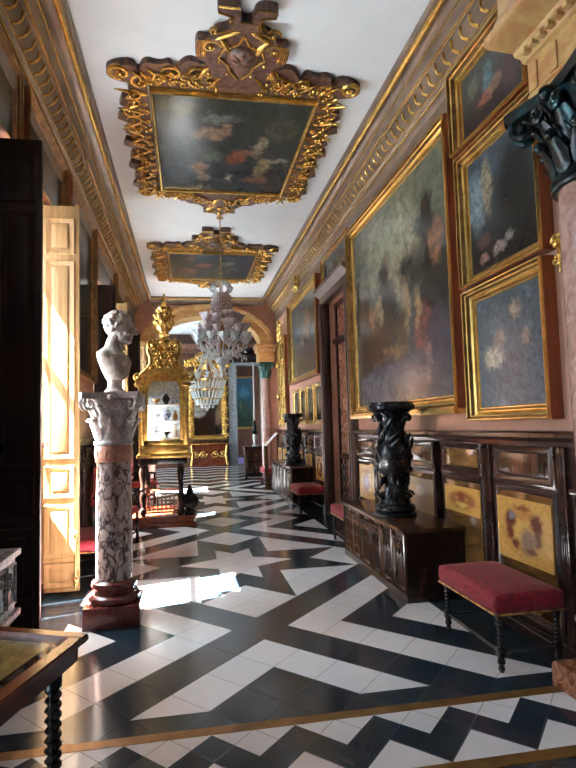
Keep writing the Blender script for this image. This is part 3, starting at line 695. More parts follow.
# ------------------------------------------------------------ ceiling paintings in carved frames
def soft(p, n=1):
    for _ in range(n):
        q = []
        for i in range(len(p)):
            a, c = p[i], p[(i+1) % len(p)]
            q += [(a[0]*.75+c[0]*.25, a[1]*.75+c[1]*.25), (a[0]*.25+c[0]*.75, a[1]*.25+c[1]*.75)]
        p = q
    return p
def ceiling_picture(cy0, cy1, mat, label, seed, scale_c=1.0):
    rnd = random.Random(seed); cx = .55; hw = .87; Z0 = H
    root = thing('ceiling_painting', (cx, (cy0+cy1)/2, H), label, 'painting', 'ceiling paintings in carved frames')
    N = -Z_
    b = W(); z = H-.07
    b.quad_uv([(cx-hw, cy1, z), (cx+hw, cy1, z), (cx+hw, cy0, z), (cx-hw, cy0, z)]); b.build('canvas', mat, root, recalc=False)
    b = W(); b.frame((cx, (cy0+cy1)/2, H), X_, Y_, N, 2*hw, cy1-cy0, [(-.005, 0), (-.005, .08), (.005, .10), (.022, .105), (.032, .09), (.036, .0)])
    b.build('inner_moulding', M['gold_bright'], root)
    # dark carved back plate with stepped outline
    b = W(); fz = lambda x, y, d: (x, y, d)
    hx = 1.12
    b.box(cx-hx, cx-hw-.05, cy0-.05, cy1+.02, H-.05, H, .008); b.box(cx+hw+.05, cx+hx, cy0-.05, cy1+.02, H-.05, H, .008)
    b.box(cx-hx, cx+hx, cy0-.34, cy0-.05, H-.05, H, .008); b.box(cx-hx+.04, cx+hx-.04, cy1+.05, cy1+.17, H-.05, H, .008)
    for s in (-1, 1):
        b.prism(soft([(cx+s*x, cy0+y) for x, y in ((.22, -.25), (.22, -.60), (.36, -.48), (.50, -.56), (.62, -.40), (.66, -.25))], 2), fz, H-.06, H); b.prism(soft([(cx+s*x, cy0+y) for x, y in ((.64, -.25), (.66, -.50), (.78, -.42), (.93, -.48), (1.0, -.25))], 2), fz, H-.06, H)
        b.prism(soft([(cx+s*x, cy0+y) for x, y in ((1.0, -.12), (1.0, -.44), (1.2, -.40), (1.32, -.30), (1.26, -.16))], 2), fz, H-.08, H); 
        L = cy1-cy0
        for q in range(int(L/.3)):
            yy = cy0+.25+.3*q; b.prism([(cx+s*1.08, yy-.05), (cx+s*(1.20+.05*(q % 2)), yy-.09), (cx+s*(1.24+.05*(q % 2)), yy+.04), (cx+s*1.17, yy+.12), (cx+s*1.08, yy+.10)], fz, H-.065, H)
        b.box(cx+s*1.02, cx+s*1.22, cy1+.02, cy1+.20, H-.07, H, .01); b.box(cx+s*.6, cx+s*.85, cy1+.12, cy1+.24, H-.05, H, .01)
    half = [(.0, -1.16), (.05, -1.16), (.07, -1.33), (.26, -1.33), (.26, -1.24), (.13, -1.20), (.13, -1.06), (.28, -.99), (.31, -.86), (.44, -.90), (.44, -.62), (.33, -.58), (.30, -.44), (.22, -.30), (0, -.30)]
    poly = [(cx+x, cy0+y) for x, y in half] + [(cx-x, cy0+y) for x, y in half[::-1][1:-1]]
    b.prism(soft(poly, 2), fz, H-.09, H)
    lo = [(0, .10), (.80, .10), (.76, .34), (.58, .36), (.52, .54), (.34, .56), (.26, .70), (.16, .66), (.26, .80), (.26, .92), (.12, .86), (.0, 1.05)]
    poly = [(cx+x, cy1+y) for x, y in lo] + [(cx-x, cy1+y) for x, y in lo[::-1][1:-1]]
    b.prism(soft(poly, 2), fz, H-.06, H)
    b.build('back_plate', M['carved_wood'], root)
    # gilt scrollwork
    b = W()
    def sc_(x, y, r, a0, turns, hand, t): b.scroll((x, y, H-.05), X_, Y_, N, r, a0, turns, hand, t)
    def run(p0, p1, out, n):
        p0, p1, out = Vector(p0), Vector(p1), Vector(out)
        for k in range(n):
            q = (k+.5)/n; p = p0.lerp(p1, q); j = rnd.uniform(-.02, .02); hd = 1 if k % 2 else -1
            b.scroll(p+out*(.03+j), X_, Y_, N, rnd.uniform(.085, .13), rnd.uniform(0, 6.28), rnd.uniform(1.0, 1.5), hd, rnd.uniform(.011, .017))
            b.scroll(p-out*.09, X_, Y_, N, rnd.uniform(.04, .06), rnd.uniform(0, 6.28), 1.2, -hd, .010)
            b.leaf(p+N*.03-out*.05, out*.9+(p1-p0).normalized()*hd*.5, N, rnd.uniform(.22, .30), .055, .12)
            for _ in range(2): b.sph(p+Vector((rnd.uniform(-.08, .08), rnd.uniform(-.08, .08), -.07)), rnd.uniform(.014, .026), 7, 5)
    nS = int((cy1-cy0)/.17)
    for s in (-1, 1):
        run((cx+s*1.06, cy0-.02, H-.05), (cx+s*1.06, cy1+.05, H-.05), (s, 0, 0), nS)
        run((cx+s*.22, cy0-.24, H-.05), (cx+s*1.0, cy0-.22, H-.05), (0, -1, 0), 6)
        run((cx+s*.40, cy1+.15, H-.05), (cx+s*1.05, cy1+.13, H-.05), (0, 1, 0), 5)
        # corner volutes
        sc_(cx+s*1.17, cy0-.30, .12, PI*.5, 1.6, -s, .024); sc_(cx+s*1.10, cy1+.14, .12, -PI/2, 1.5, s, .024); sc_(cx+s*.98, cy0-.16, .13, 0, 1.4, s, .02); sc_(cx+s*.42, cy0-.36, .11, 0, 1.4, s, .02); sc_(cx+s*.66, cy0-.34, .10, PI, 1.4, -s, .018)
        for q in (.9, 1.05, 1.2): b.leaf((cx+s*q, cy0-.18, H-.06), (s*.5, -1, 0), N, .2, .05, .1)
        # crest
        sc_(cx+s*.30, cy0-.80, .11, PI*.5, 1.5, s, .022); sc_(cx+s*.13, cy0-1.0, .08, 0, 1.3, -s, .018); b.leaf((cx+s*.04, cy0-1.05, H-.09), (s*.9, .5, 0), N, .26, .07, .05); b.leaf((cx+s*.3, cy0-.5, H-.09), (s*.5, .8, 0), N, .22, .07, .05); sc_(cx+s*.22, cy0-.60, .10, PI, 1.4, -s, .018); sc_(cx+s*.12, cy0-.42, .08, 0, 1.3, s, .016)
        b.leaf((cx+s*.10, cy0-.72, H-.09), (s*.5, -1, 0), N, .28, .10, .05)
        b.tube([(cx+s*.07, cy0-1.32, H-.095), (cx+s*.25, cy0-1.32, H-.095), (cx+s*.25, cy0-1.25, H-.095), (cx+s*.12, cy0-1.21, H-.095), (cx+s*.12, cy0-1.05, H-.095), (cx+s*.28, cy0-.98, H-.095)], .010, 5)
        # cartouche outline
        pts = [(0, -1.0), (.05, -.88), (.18, -.80), (.22, -.68), (.13, -.58), (.10, -.48), (.02, -.38)]
        b.tube([(cx+s*x, cy0+y, H-.10) for x, y in pts], .014, 6)
        for k in range(5): b.tube([(cx+s*(.34+.02*k), cy0-.88, H-.09), (cx+s*(.34+.02*k), cy0-.64, H-.09)], .006, 4)
        # lower crest
        sc_(cx+s*.34, cy1+.34, .14, PI/2, 1.5, s, .026); sc_(cx+s*.56, cy1+.22, .12, 0, 1.5, -s, .024); sc_(cx+s*.78, cy1+.18, .10, PI, 1.4, s, .022); sc_(cx+s*.16, cy1+.46, .10, PI/2, 1.4, s, .02); sc_(cx+s*.14, cy1+.78, .09, 0, 1.3, -s, .018)
        b.leaf((cx+s*.02, cy1+.30, H-.06), (s*.7, 1, 0), N, .26, .10, .1); sc_(cx+s*.62, cy1+.30, .10, PI/2, 1.3, s, .02); sc_(cx+s*.10, cy0-1.12, .06, 0, 1.2, s, .014); sc_(cx+s*.26, cy0-1.0, .07, 0, 1.3, -s, .016); sc_(cx+s*.36, cy0-.70, .07, 0, 1.3, s, .016); sc_(cx+s*.30, cy0-.42, .09, 0, 1.3, -s, .018); b.leaf((cx+s*.05, cy1+.62, H-.05), (s*1, .7, 0), N, .22, .09, .1)
    b.tube([(cx-.06, cy0-1.16, H-.095), (cx+.06, cy0-1.16, H-.095)], .010, 5)
    b.sph((cx, cy1+.66, H-.08), (.05, .05, .03)); b.sph((cx, cy1+.92, H-.06), (.04, .07, .03))
    b.build('gilt_scrollwork', M['gold'], root)
    b = W(); b.sph((cx, cy0-.70, H-.10), (.15, .17, .06), 14, 8)
    for k in range(8):
        a = k*PI/4; b.leaf((cx, cy0-.70, H-.15), (math.cos(a), math.sin(a), 0), N, .13, .06, -.1)
    b.build('cartouche', M['carved_wood'], root)
    return root
# u to the right, v towards the viewer
c1 = canvas_mat('ceiling_canvas_battle', (.06, .065, .05), (.035, .05, .065), [
    (.18, .45, .22, .35, (.10, .15, .18)), (.14, .9, .12, .08, (.15, .14, .07)), (.36, .68, .15, .07, (.38, .26, .17)), (.45, .72, .05, .05, (.42, .26, .16)), (.30, .30, .07, .10, (.34, .21, .13)), (.33, .19, .06, .06, (.4, .28, .2)),
    (.42, .82, .16, .05, (.17, .19, .17)), (.38, .45, .10, .08, (.12, .16, .10)), (.56, .44, .07, .09, (.42, .12, .05)), (.64, .50, .08, .04, (.28, .13, .08)), (.72, .55, .05, .12, (.36, .33, .22)), (.78, .33, .06, .13, (.34, .29, .14)), (.88, .42, .10, .03, (.34, .32, .26)),
    (.84, .75, .12, .13, (.11, .11, .07)), (.86, .76, .07, .07, (.06, .06, .045)), (.75, .18, .13, .05, (.26, .12, .07)), (.5, .14, .10, .05, (.07, .06, .06)), (.53, .2, .02, .06, (.5, .45, .35))], .3)
c2 = canvas_mat('ceiling_canvas_sleeping', (.05, .08, .10), (.06, .08, .09), [(.25, .8, .06, .12, (.35, .22, .13)), (.40, .55, .14, .10, (.48, .18, .14)), (.2, .3, .2, .2, (.26, .14, .12)), (.68, .62, .10, .08, (.40, .38, .28)), (.8, .4, .15, .2, (.12, .16, .14)), (.6, .25, .2, .1, (.16, .12, .07)), (.5, .85, .3, .1, (.09, .13, .16))], .3)
ceiling_picture(5.76, 8.17, c1, 'nearer ceiling painting, crowded dark figures in a carved gilt and maroon frame', 3)
ceiling_picture(11.2, 13.15, c2, 'farther ceiling painting, reclining pink figure in a carved gilt frame, behind the chandelier rod', 5)

# ------------------------------------------------------------ near column, entablature
cxn, cyn = 2.47, 2.85
root = thing('marble_column', (cxn, cyn, 0), 'pink marble column with a dark green bronze capital at the right edge of the view', 'column')
b = W(); b.sqlathe([(.325, 0), (.325, .12), (.315, .14)], cxn, cyn); b.build('plinth', M['orange_marble'], root)
b = W(); b.lathe([(.30, .14), (.31, .18), (.305, .25), (.28, .29), (.285, .36), (.30, .40), (.315, .43), (.29, .46), (.262, .48)], cxn, cyn, 40); b.build('base_moulding', M['pink_stone'], root)
b = W(); b.lathe([(.255, .48), (.255, 1.2), (.262, 2.4), (.262, 3.0)], cxn, cyn, 40); b.build('shaft', M['pink_stone'], root)
def capital(cx, cy, z0, r, h, mat, root, aba, leafn=8):
    b = W(); b.lathe([(r*1.06, z0), (r*1.14, z0+.02*h), (r*1.14, z0+.06*h), (r*1.02, z0+.08*h), (r*1.0, z0+.4*h), (r*1.12, z0+.7*h), (r*1.4, z0+.86*h)], cx, cy, 32)
    for row, (zz, ll, cr) in enumerate(((.06, .42, .34), (.34, .40, .42))):
        for k in range(leafn):
            a = 2*PI*(k+.5*row)/leafn; d = Vector((math.cos(a), math.sin(a), 0)); rr = r*(1.0+.05*row)
            b.leaf(Vector((cx, cy, z0+zz*h))+d*rr, Z_, d, ll*h, r*.78, cr, .16)
            tip = Vector((cx, cy, z0+(zz+ll*.98)*h))+d*(rr+cr*ll*h*.95)
            b.sph(tip, (r*.17, r*.17, r*.13), 8, 5)
    if leafn > 8:
        rl = random.Random(2)
        for k in range(70):
            a = rl.uniform(0, 2*PI); d = Vector((math.cos(a), math.sin(a), 0)); zz = rl.uniform(.08, .72)
            b.leaf(Vector((cx, cy, z0+zz*h))+d*r*(1.1+.35*max(0, zz-.3)), Z_+Vector((rl.uniform(-.5, .5), rl.uniform(-.5, .5), 0)), d, rl.uniform(.10, .16), .035, .35, .5)
    for k in range(4):      # corner volutes under the abacus
        a = PI/4+k*PI/2; d = Vector((math.cos(a), math.sin(a), 0)); s = d.cross(Z_)
        o = Vector((cx, cy, z0+.78*h))+d*aba*1.12
        for e in (-1, 1): b.scroll(o+s*e*r*.10, d, Z_, s*e, h*.15, PI*.6, 1.5, -1, r*.09)
        b.tube([Vector((cx, cy, z0+.55*h))+d*r*1.1, Vector((cx, cy, z0+.78*h))+d*r*1.5, o+Z_*h*.13], r*.09, 6)
        a2 = k*PI/2; d2 = Vector((math.cos(a2), math.sin(a2), 0)); s2 = d2.cross(Z_)
        for e in (-1, 1): b.scroll(Vector((cx, cy, z0+.76*h))+d2*r*1.35+s2*e*r*.34, s2*e, Z_, d2, h*.10, PI, 1.3, 1, r*.06)
        b.sph(Vector((cx, cy, z0+.9*h))+d2*aba*.92, (r*.2, r*.2, r*.18), 8, 6)
    ab = []
    for k in range(4):
        a = PI/4+k*PI/2
        ab.append((cx+aba*1.42*math.cos(a-.06), cy+aba*1.42*math.sin(a-.06))); ab.append((cx+aba*1.42*math.cos(a+.06), cy+aba*1.42*math.sin(a+.06)))
        for q in (.25, .5, .75):
            a3 = a+PI/2*q; rr = aba*(.86+.32*abs(q-.5)*1.6); ab.append((cx+rr*math.cos(a3), cy+rr*math.sin(a3)))
    b.prism(ab, lambda x, y, d: (x, y, d), z0+.88*h, z0+h)
    return b.build('capital', mat, root)
capital(cxn, cyn, 3.0, .26, .58, M['verdigris'], root, .385, 12)
b = W(); b.tube([(cxn+.275*math.cos(k*PI/20), cyn+.275*math.sin(k*PI/20), 2.985) for k in range(40)], .022, 8, closed=True); b.build('astragal', M['verdigris'], root)
b = MB(); EX = 2.20; ya, yb = 2.3, 3.13
b.box(EX, XR+.4, ya, yb, 3.59, 3.90)
for z0, z1, d in ((3.59, 3.63, .02), (3.66, 3.675, .012)): b.box(EX-d, XR, ya, yb, z0, z1, .004)
for y in (2.40, 2.62, 2.84, 3.03): b.box(EX-.012, EX, y, y+.07, 3.69, 3.86, .003)
pr = [(0, 3.89), (.03, 3.895), (.05, 3.92), (.09, 3.93), (.10, 3.955), (.27, 3.965), (.30, 3.98), (.30, 4.03), (.26, 4.06), (.22, 4.14), (.19, 4.20), (.19, 4.6), (0, 4.6)]
b.prism(pr, lambda p, q, d: (EX-p, d, q), ya, yb)
y = ya
while y < yb-.04: b.box(EX-.095, EX-.045, y, y+.04, 3.90, 3.96, .002); y += .08
struct(b.build('trim_11', M['golden_stone']))

# far arch columns
for s, lab in ((1, 'slim pink marble column with green capital under the right end of the arch'), (-1, 'slim pink marble column behind the gilt cabinet under the left end of the arch')):
    cx, cy = AC+s*1.61, YE+.10
    root = thing('marble_column', (cx, cy, 0), lab, 'column', 'columns carrying the arch')
    b = W(); b.sqlathe([(.24, 0), (.24, .12)], cx, cy); b.lathe([(.22, .12), (.23, .16), (.18, .2), (.17, .24), (.19, .28), (.15, .3)], cx, cy, 24); b.build('base_moulding', M['red_marble'], root)
    b = W(); b.lathe([(.15, .3), (.15, 1.5), (.135, 2.95)], cx, cy, 28); b.build('shaft', M['pink_stone'], root)
    capital(cx, cy, 2.95, .14, .46, M['green_cap'], root, .2)
    b = W(); b.box(cx-.23, cx+.23, cy-.26, cy+.3, 3.41, 3.70, .01); b.box(cx-.27, cx+.27, cy-.30, cy+.3, 3.70, 3.8, .01); b.box(cx-.31, cx+.31, cy-.34, cy+.3, 3.8, 3.9, .01)
    b.build('impost_block', M['golden_stone'], root)

# ------------------------------------------------------------ display pedestal with bust
px_, py_ = -.635, 5.05
root = thing('marble_pedestal', (px_, py_, 0), 'veined marble column pedestal on a red marble base, carrying the white bust', 'pedestal')
b = W(); b.box(px_-.225, px_+.225, py_-.225, py_+.225, 0, .175, .008); b.build('plinth', M['red_marble'], root)
b = W(); b.lathe([(.20, .175), (.215, .195), (.215, .225), (.195, .245), (.175, .25), (.168, .275), (.180, .29), (.19, .31), (.185, .335), (.165, .345), (.155, .355)], px_, py_, 40); b.build('base_moulding', M['red_marble'], root)
b = W(); b.lathe([(.150, .355), (.149, .9), (.143, 1.33)], px_, py_, 40); b.build('shaft', M['breccia'], root)
b = W(); b.lathe([(.152, 1.33), (.155, 1.34), (.155, 1.46), (.152, 1.475)], px_, py_, 40)
for k in range(10):
    a = k*PI/5; d = Vector((math.cos(a), math.sin(a), 0)); b.sph(Vector((px_, py_, 1.40))+d*.150, (.012, .012, .04), 8, 5)
b.build('carved_band', M['rose_band'], root)
capital(px_, py_, 1.475, .145, .445, M['cap_marble'], root, .235)

bx, by, bz = px_+.01, py_, 1.92
b = MB()
def E(c, r, s=12): b.sph(c, r, s+4, s)
# socle, torso loft and neck
b.lathe([(.085, 0), (.09, .02), (.072, .035), (.062, .055), (.060, .09), (.07, .125), (.085, .14)], 0, 0, 24)
def loft(secs, seg=24):
    rings = []
    for (x, z, rx, ry, pw) in secs:
        ring = []
        for k in range(seg):
            a = 2*PI*k/seg; ca, sa = math.cos(a), math.sin(a)
            ring.append(b.v((x+rx*math.copysign(abs(ca)**pw, ca), ry*math.copysign(abs(sa)**pw, sa), z)))
        rings.append(ring)
    for A, B in zip(rings, rings[1:]):
        for k in range(seg): b.face([A[k], A[(k+1) % seg], B[(k+1) % seg], B[k]])
    b.face(rings[0][::-1]); b.face(rings[-1])
loft([(.01, .12, .070, .08, .9), (.01, .16, .095, .11, .75), (.005, .22, .108, .14, .65), (-.005, .28, .116, .155, .6), (-.015, .325, .116, .160, .6), (-.035, .355, .105, .145, .7), (-.03, .385, .085, .10, .9), (-.015, .41, .074, .075, 1), (.01, .47, .078, .074, 1), (.035, .52, .076, .070, 1)])
for s_ in (-1, 1): E((.075, s_*.07, .27), (.045, .065, .055)); E((-.03, s_*.13, .32), (.07, .04, .055))
b.tube([(.03, .05, .49), (.05, .03, .43), (.07, .01, .38)], .02, 8); b.tube([(.03, -.05, .49), (.05, -.03, .43), (.07, -.01, .38)], .02, 8)
HS, HO = 1.17, Vector((.055, 0, .548))
def HE(c, r, sg=12):
    v = Vector((c[0]-.03, c[1], c[2]-.525)); v = Matrix.Rotation(math.radians(12), 3, 'Y') @ v; v = v*HS+HO
    def fn(q):
        w_ = Matrix.Rotation(math.radians(12), 3, 'Y') @ Vector((q.x*r[0], q.y*r[1], q.z*r[2])); return v+w_*HS
    b.sph((0, 0, 0), 1, sg+4, sg, fn=fn)
HE((.005, 0, .560), (.112, .086, .100)); HE((.055, 0, .515), (.075, .068, .080)); HE((.088, 0, .462), (.040, .042, .030)); HE((.05, 0, .475), (.066, .058, .046))
HE((.112, 0, .570), (.018, .052, .013)); HE((.142, 0, .540), (.014, .010, .030)); HE((.152, 0, .524), (.016, .016, .011)); HE((.119, 0, .492), (.013, .025, .007)); HE((.116, 0, .478), (.013, .023, .007)); HE((.112, 0, .455), (.020, .022, .015))
for s_ in (-1, 1):
    HE((.104, s_*.033, .550), (.011, .015, .008), 8); HE((.092, s_*.045, .515), (.024, .022, .026), 8)
    HE((-.005, s_*.084, .525), (.020, .010, .032), 8); HE((-.0, s_*.090, .545), (.016, .008, .012), 8)
rn = random.Random(11)
for k in range(150):          # curls over the crown, nape and temples
    a = rn.uniform(0, 2*PI); ph = rn.uniform(-.25, 1.5)
    d = Vector((math.cos(ph)*math.cos(a), math.cos(ph)*math.sin(a), math.sin(ph)))
    if d.x > .62 and d.z < .62: continue
    rr_ = rn.uniform(.012, .020); HE((-.002+d.x*.108, d.y*.088, .562+d.z*.100), (rr_, rr_, rr_), 5)
bust = b.build('marble_bust', M['sculpt'], None, sharp=180)
tag(bust, 'white marble bust of a curly haired man looking right, on the column pedestal', 'bust')
bust.location = (bx, by, bz); bust.rotation_euler = (0, 0, math.radians(-14))
rm = bust.modifiers.new('merge', 'REMESH'); rm.mode = 'VOXEL'; rm.voxel_size = .005; rm.use_smooth_shade = True
sm = bust.modifiers.new('soften', 'SMOOTH'); sm.iterations = 1; sm.factor = .5

# ------------------------------------------------------------ gilt display cabinet on a dark stand
gx, gy = -.39, 9.85          # centre of the case
root = thing('display_cabinet', (gx, gy, 0), 'gilt arched glass display cabinet on a dark open stand, behind the bust', 'cabinet')
b = W(); b.box(gx-.60, gx+.50, 9.42, 10.3, 0, .07, .01); b.box(gx-.56, gx+.46, 9.46, 10.26, .07, .15, .012); b.box(gx-.54, gx+.52, 9.46, 10.22, .15, .18, .006); b.build('plinth', M['mahogany'], root)
b = W()
for x in (gx-.36, gx+.25):
    for y in (9.56, 10.16):
        b.lathe([(.035, .18), (.06, .22), (.06, .27), (.03, .32), (.045, .42), (.055, .5), (.03, .58), (.05, .62), (.03, .66), (.05, .8), (.06, .9), (.035, .98), (.055, 1.02), (.05, 1.10)], x, y, 14)
b.box(gx-.43, gx+.36, 9.48, 10.22, 1.02, 1.12, .01)
b.build('stand_legs', M['dark_wood'], root)
b = W()
for z in (.22, .52): b.box(gx-.36, gx+.25, 9.54, 9.57, z, z+.03, .004); b.box(gx-.36, gx+.25, 10.15, 10.18, z, z+.03, .004)
for k in range(9): b.lathe([(.008, .25), (.014, .36), (.008, .52)], gx-.32+.066*k, 9.555, 6)
b.build('balustrade', M['mahogany'], root)
# case: moulded base, arched front with opening, sides
b = W()
x0, x1, yf, yb = gx-.36, gx+.34, 9.5, 10.18
b.box(x0-.09, x1+.09, yf-.07, yb+.05, 1.12, 1.19, .02); b.box(x0-.05, x1+.05, yf-.04, yb+.03, 1.19, 1.33, .02)
zc, ri, ro = 2.22, .27, .36
b.box(x0, x0+.09, yf, yf+.06, 1.33, zc, .006); b.box(x1-.09, x1, yf, yf+.06, 1.33, zc, .006); b.box(x0, x1, yf, yf+.06, 1.33, 1.42, .006)
n = 20
for (ra, rb_, d) in ((ri, ro, 0), (ro-.02, ro+.05, -.04), (ri-.012, ri+.02, -.02)):
    for k in range(n):
        a0, a1 = PI*k/n, PI*(k+1)/n
        b.prism([(gx+ra*math.cos(a), zc+ra*math.sin(a)) if r_ == 0 else (gx+rb_*math.cos(a), zc+rb_*math.sin(a)) for r_, a in ((0, a0), (1, a0), (1, a1), (0, a1))], lambda x, z, dd: (x, dd, z), yf+d, yf+.06 if d == 0 else yf+.02)
for k in range(n):           # barrel roof
    a0, a1 = PI*k/n, PI*(k+1)/n
    b.prism([(gx+(ro-.02)*math.cos(a0), zc+(ro-.02)*math.sin(a0)), (gx+ro*math.cos(a0), zc+ro*math.sin(a0)), (gx+ro*math.cos(a1), zc+ro*math.sin(a1)), (gx+(ro-.02)*math.cos(a1), zc+(ro-.02)*math.sin(a1))], lambda x, z, dd: (x, dd, z), yf+.05, yb)
for x in (x0, x1-.06): b.box(x, x+.06, yb-.06, yb, 1.33, zc, .006); b.box(x, x+.06, yf, yb, zc-.06, zc, .006)
b.box(x0-.05, x0+.03, yf-.05, yf+.08, 1.33, 2.30, .01); b.box(x1-.03, x1+.05, yf-.05, yf+.08, 1.33, 2.30, .01)
b.box(x0-.10, x0+.05, yf-.09, yf+.10, 2.30, 2.40, .015); b.box(x1-.05, x1+.10, yf-.09, yf+.10, 2.30, 2.40, .015)
b.build('case', M['gold_bright'], root)
b = W()
b.box(x0+.03, x1-.03, yf+.02, yf+.026, 1.42, zc, 0); b.prism([(gx+ri*math.cos(PI*k/12), zc+ri*math.sin(PI*k/12)) for k in range(13)], lambda x, z, d: (x, d, z), yf+.02, yf+.026)
b.box(x1-.03, x1-.024, yf+.06, yb-.06, 1.33, zc-.06); b.box(x0+.024, x0+.03, yf+.06, yb-.06, 1.33, zc-.06)
b.build('glass', M['glass'], root)
b = W()
for z in (1.44, 1.73, 2.0): b.box(x0+.06, x1-.06, yf+.08, yb-.08, z, z+.012)
b.build('shelf', M['white_enamel'], root)
# crowning carved ornament with volutes and finial
b = W(); gm = gx+.01
b.prism([(gm+x, z) for x, z in ((-.40, 2.40), (.40, 2.40), (.33, 2.50), (.24, 2.58), (.21, 2.66), (.19, 2.80), (.22, 2.95), (.12, 3.10), (-.12, 3.10), (-.22, 2.95), (-.19, 2.80), (-.21, 2.66), (-.24, 2.58), (-.33, 2.50))], lambda x, z, d: (x, d, z), yf+.04, yf+.16)
for k in range(9):
    a = .25+k*(PI-.5)/8; b.scroll((gm+.42*math.cos(a)*.9, yf-.0, zc+.02+.47*math.sin(a)), X_, Z_, -Y_, .05, a, 1.3, 1 if k % 2 else -1, .013); b.leaf((gm+.40*math.cos(a), yf-.0, zc+.42*math.sin(a)), (math.cos(a), 0, math.sin(a)), (0, -1, 0), .12, .05, .05)
for s_ in (-1, 1):
    pts = [(gm+s_*x, yf+.02, z) for x, z in ((.44, 2.44), (.36, 2.52), (.27, 2.60), (.215, 2.70), (.22, 2.80), (.26, 2.90), (.255, 3.0), (.20, 3.08))]
    b.tube(pts, lambda q: .042-.008*q, 10)
    b.scroll((gm+s_*.19, yf-.0, 3.0), X_*s_, Z_, -Y_, .085, PI*.4, 1.5, -1, .024); b.scroll((gm+s_*.42, yf-.02, 2.46), X_*s_, Z_, -Y_, .075, PI*.5, 1.3, -1, .024)
    for k in range(4): b.scroll((gm+s_*(.07+.03*(k % 2)), yf-.0, 2.62+.12*k), X_*s_, Z_, -Y_, .055, k, 1.3, (-1)**k, .016)
    for k in range(7):
        a = .2+k*.38; b.leaf((gm+s_*.08, yf+.0, 2.78), (s_*math.cos(a-.9), 0, math.sin(a-.9)), (0, -1, 0), .14, .05, .05)
    b.leaf((gm+s_*.12, yf+.0, 3.0), (s_*.5, 0, 1), (0, -1, 0), .15, .06, .05); b.scroll((gm+s_*.13, yf+.02, 2.86), X_*s_, Z_, -Y_, .09, 0, 1.4, -1, .02)
b.sph((gm, yf+.02, 2.80), (.085, .06, .12), 12, 8)
prof_f = [(.17, 2.62), (.13, 2.72), (.10, 2.9), (.13, 3.02), (.10, 3.10), (.055, 3.15), (.05, 3.20), (.09, 3.26), (.15, 3.36), (.16, 3.46), (.13, 3.56), (.09, 3.62), (.10, 3.66), (.06, 3.71), (.03, 3.76), (.015, 3.9)]
b.lathe(prof_f, gm, yf+.12, 20, lambda a, z: 1+.10*math.cos(6*a+z*12))
for k in range(9):
    a = k*2*PI/9; d = Vector((math.cos(a), math.sin(a), 0)); o_ = Vector((gm, yf+.12, 0))
    for z, r, l, w_ in ((3.26, .10, .09, .06), (3.36, .15, .09, .07), (3.47, .15, .08, .07), (3.56, .11, .08, .06), (3.14, .05, .08, .05), (2.94, .11, .12, .06)):
        a2 = a+z*3; d2_ = Vector((math.cos(a2), math.sin(a2), 0)); b.leaf(o_+d2_*r+Z_*z, Z_+d2_*.15, d2_, l, w_, .08)
        b.sph(o_+d2_*(r+.02)+Z_*(z+.05), .02, 6, 4)
b.build('carved_crest', M['gold'], root)
b = W(); b.box(x0+.06, x1-.06, yb-.055, yb-.04, 1.34, zc); b.prism([(gx+.31*math.cos(PI*k/12), zc+.31*math.sin(PI*k/12)) for k in range(13)], lambda x, z, d: (x, d, z), yb-.055, yb-.04); b.build('lining', M['jamb'], root)
# porcelain inside the case
def small_vase(x, y, z, sc0, mat, label, kind=0):
    profs = [[(.5, 0), (.55, .08), (.35, .2), (.75, .8), (.9, 1.2), (.6, 1.7), (.32, 1.95), (.45, 2.2)], [(.6, 0), (.5, .1), (.2, .3), (.25, .5), (.9, .9), (1.0, 1.3), (.95, 1.35)], [(.5, 0), (.7, .5), (.7, 1.3), (.3, 1.7), (.3, 2.3), (.4, 2.4)]]
    b = MB(); b.lathe([(r*sc0*1.2, h*sc0*1.3) for r, h in profs[kind]], 0, 0, 16); o = b.build('porcelain_vase', mat); o.location = (x, y, z)
    tag(o, label, 'vase', 'pieces inside the gilt display cabinet')
for x, z, s0, mt, lab, kd in ((-.17, 1.452, .075, 'blue_glaze', 'blue and white vase at left of the cabinet bottom shelf', 0), (.02, 1.452, .06, 'ebony', 'dark bowl in the middle of the cabinet bottom shelf', 1), (.17, 1.452, .07, 'white_enamel', 'white bottle at right of the cabinet bottom shelf', 2),
    (-.15, 1.742, .07, 'white_enamel', 'white bowl at left of the cabinet middle shelf', 1), (.03, 1.742, .07, 'blue_glaze', 'blue and white vase in the middle of the cabinet middle shelf', 0), (.17, 1.742, .055, 'amber', 'brown bottle at right of the cabinet middle shelf', 2),
    (-.14, 2.012, .06, 'amber', 'brown bowl at left of the cabinet top shelf', 1), (.02, 2.012, .065, 'ebony', 'dark vase in the middle of the cabinet top shelf', 0), (.16, 2.012, .06, 'blue_glaze', 'blue bottle at right of the cabinet top shelf', 2)):
    small_vase(gx+x, 9.75, z, s0, M[mt], lab, kd)
# carved dark jar standing at the right corner of the cabinet plinth
b = MB(); b.lathe([(.07, 0), (.10, .03), (.06, .07), (.12, .16), (.14, .24), (.10, .31), (.05, .34), (.07, .37), (.04, .42), (.02, .48)], 0, 0, 20, lambda a, z: 1+.16*math.cos(5*a))
for k in range(5):
    a = k*2*PI/5; b.scroll((.12*math.cos(a), .12*math.sin(a), .16), Vector((math.cos(a), math.sin(a), 0)), Z_, Vector((-math.sin(a), math.cos(a), 0)), .06, 0, 1.3, 1, .014)
o = b.build('carved_jar', M['ebony']); o.location = (gx+.395, 9.60, .181); tag(o, 'black carved jar on the right corner of the gilt cabinet plinth', 'jar')
o.scale = (.92, .92, 1.0)

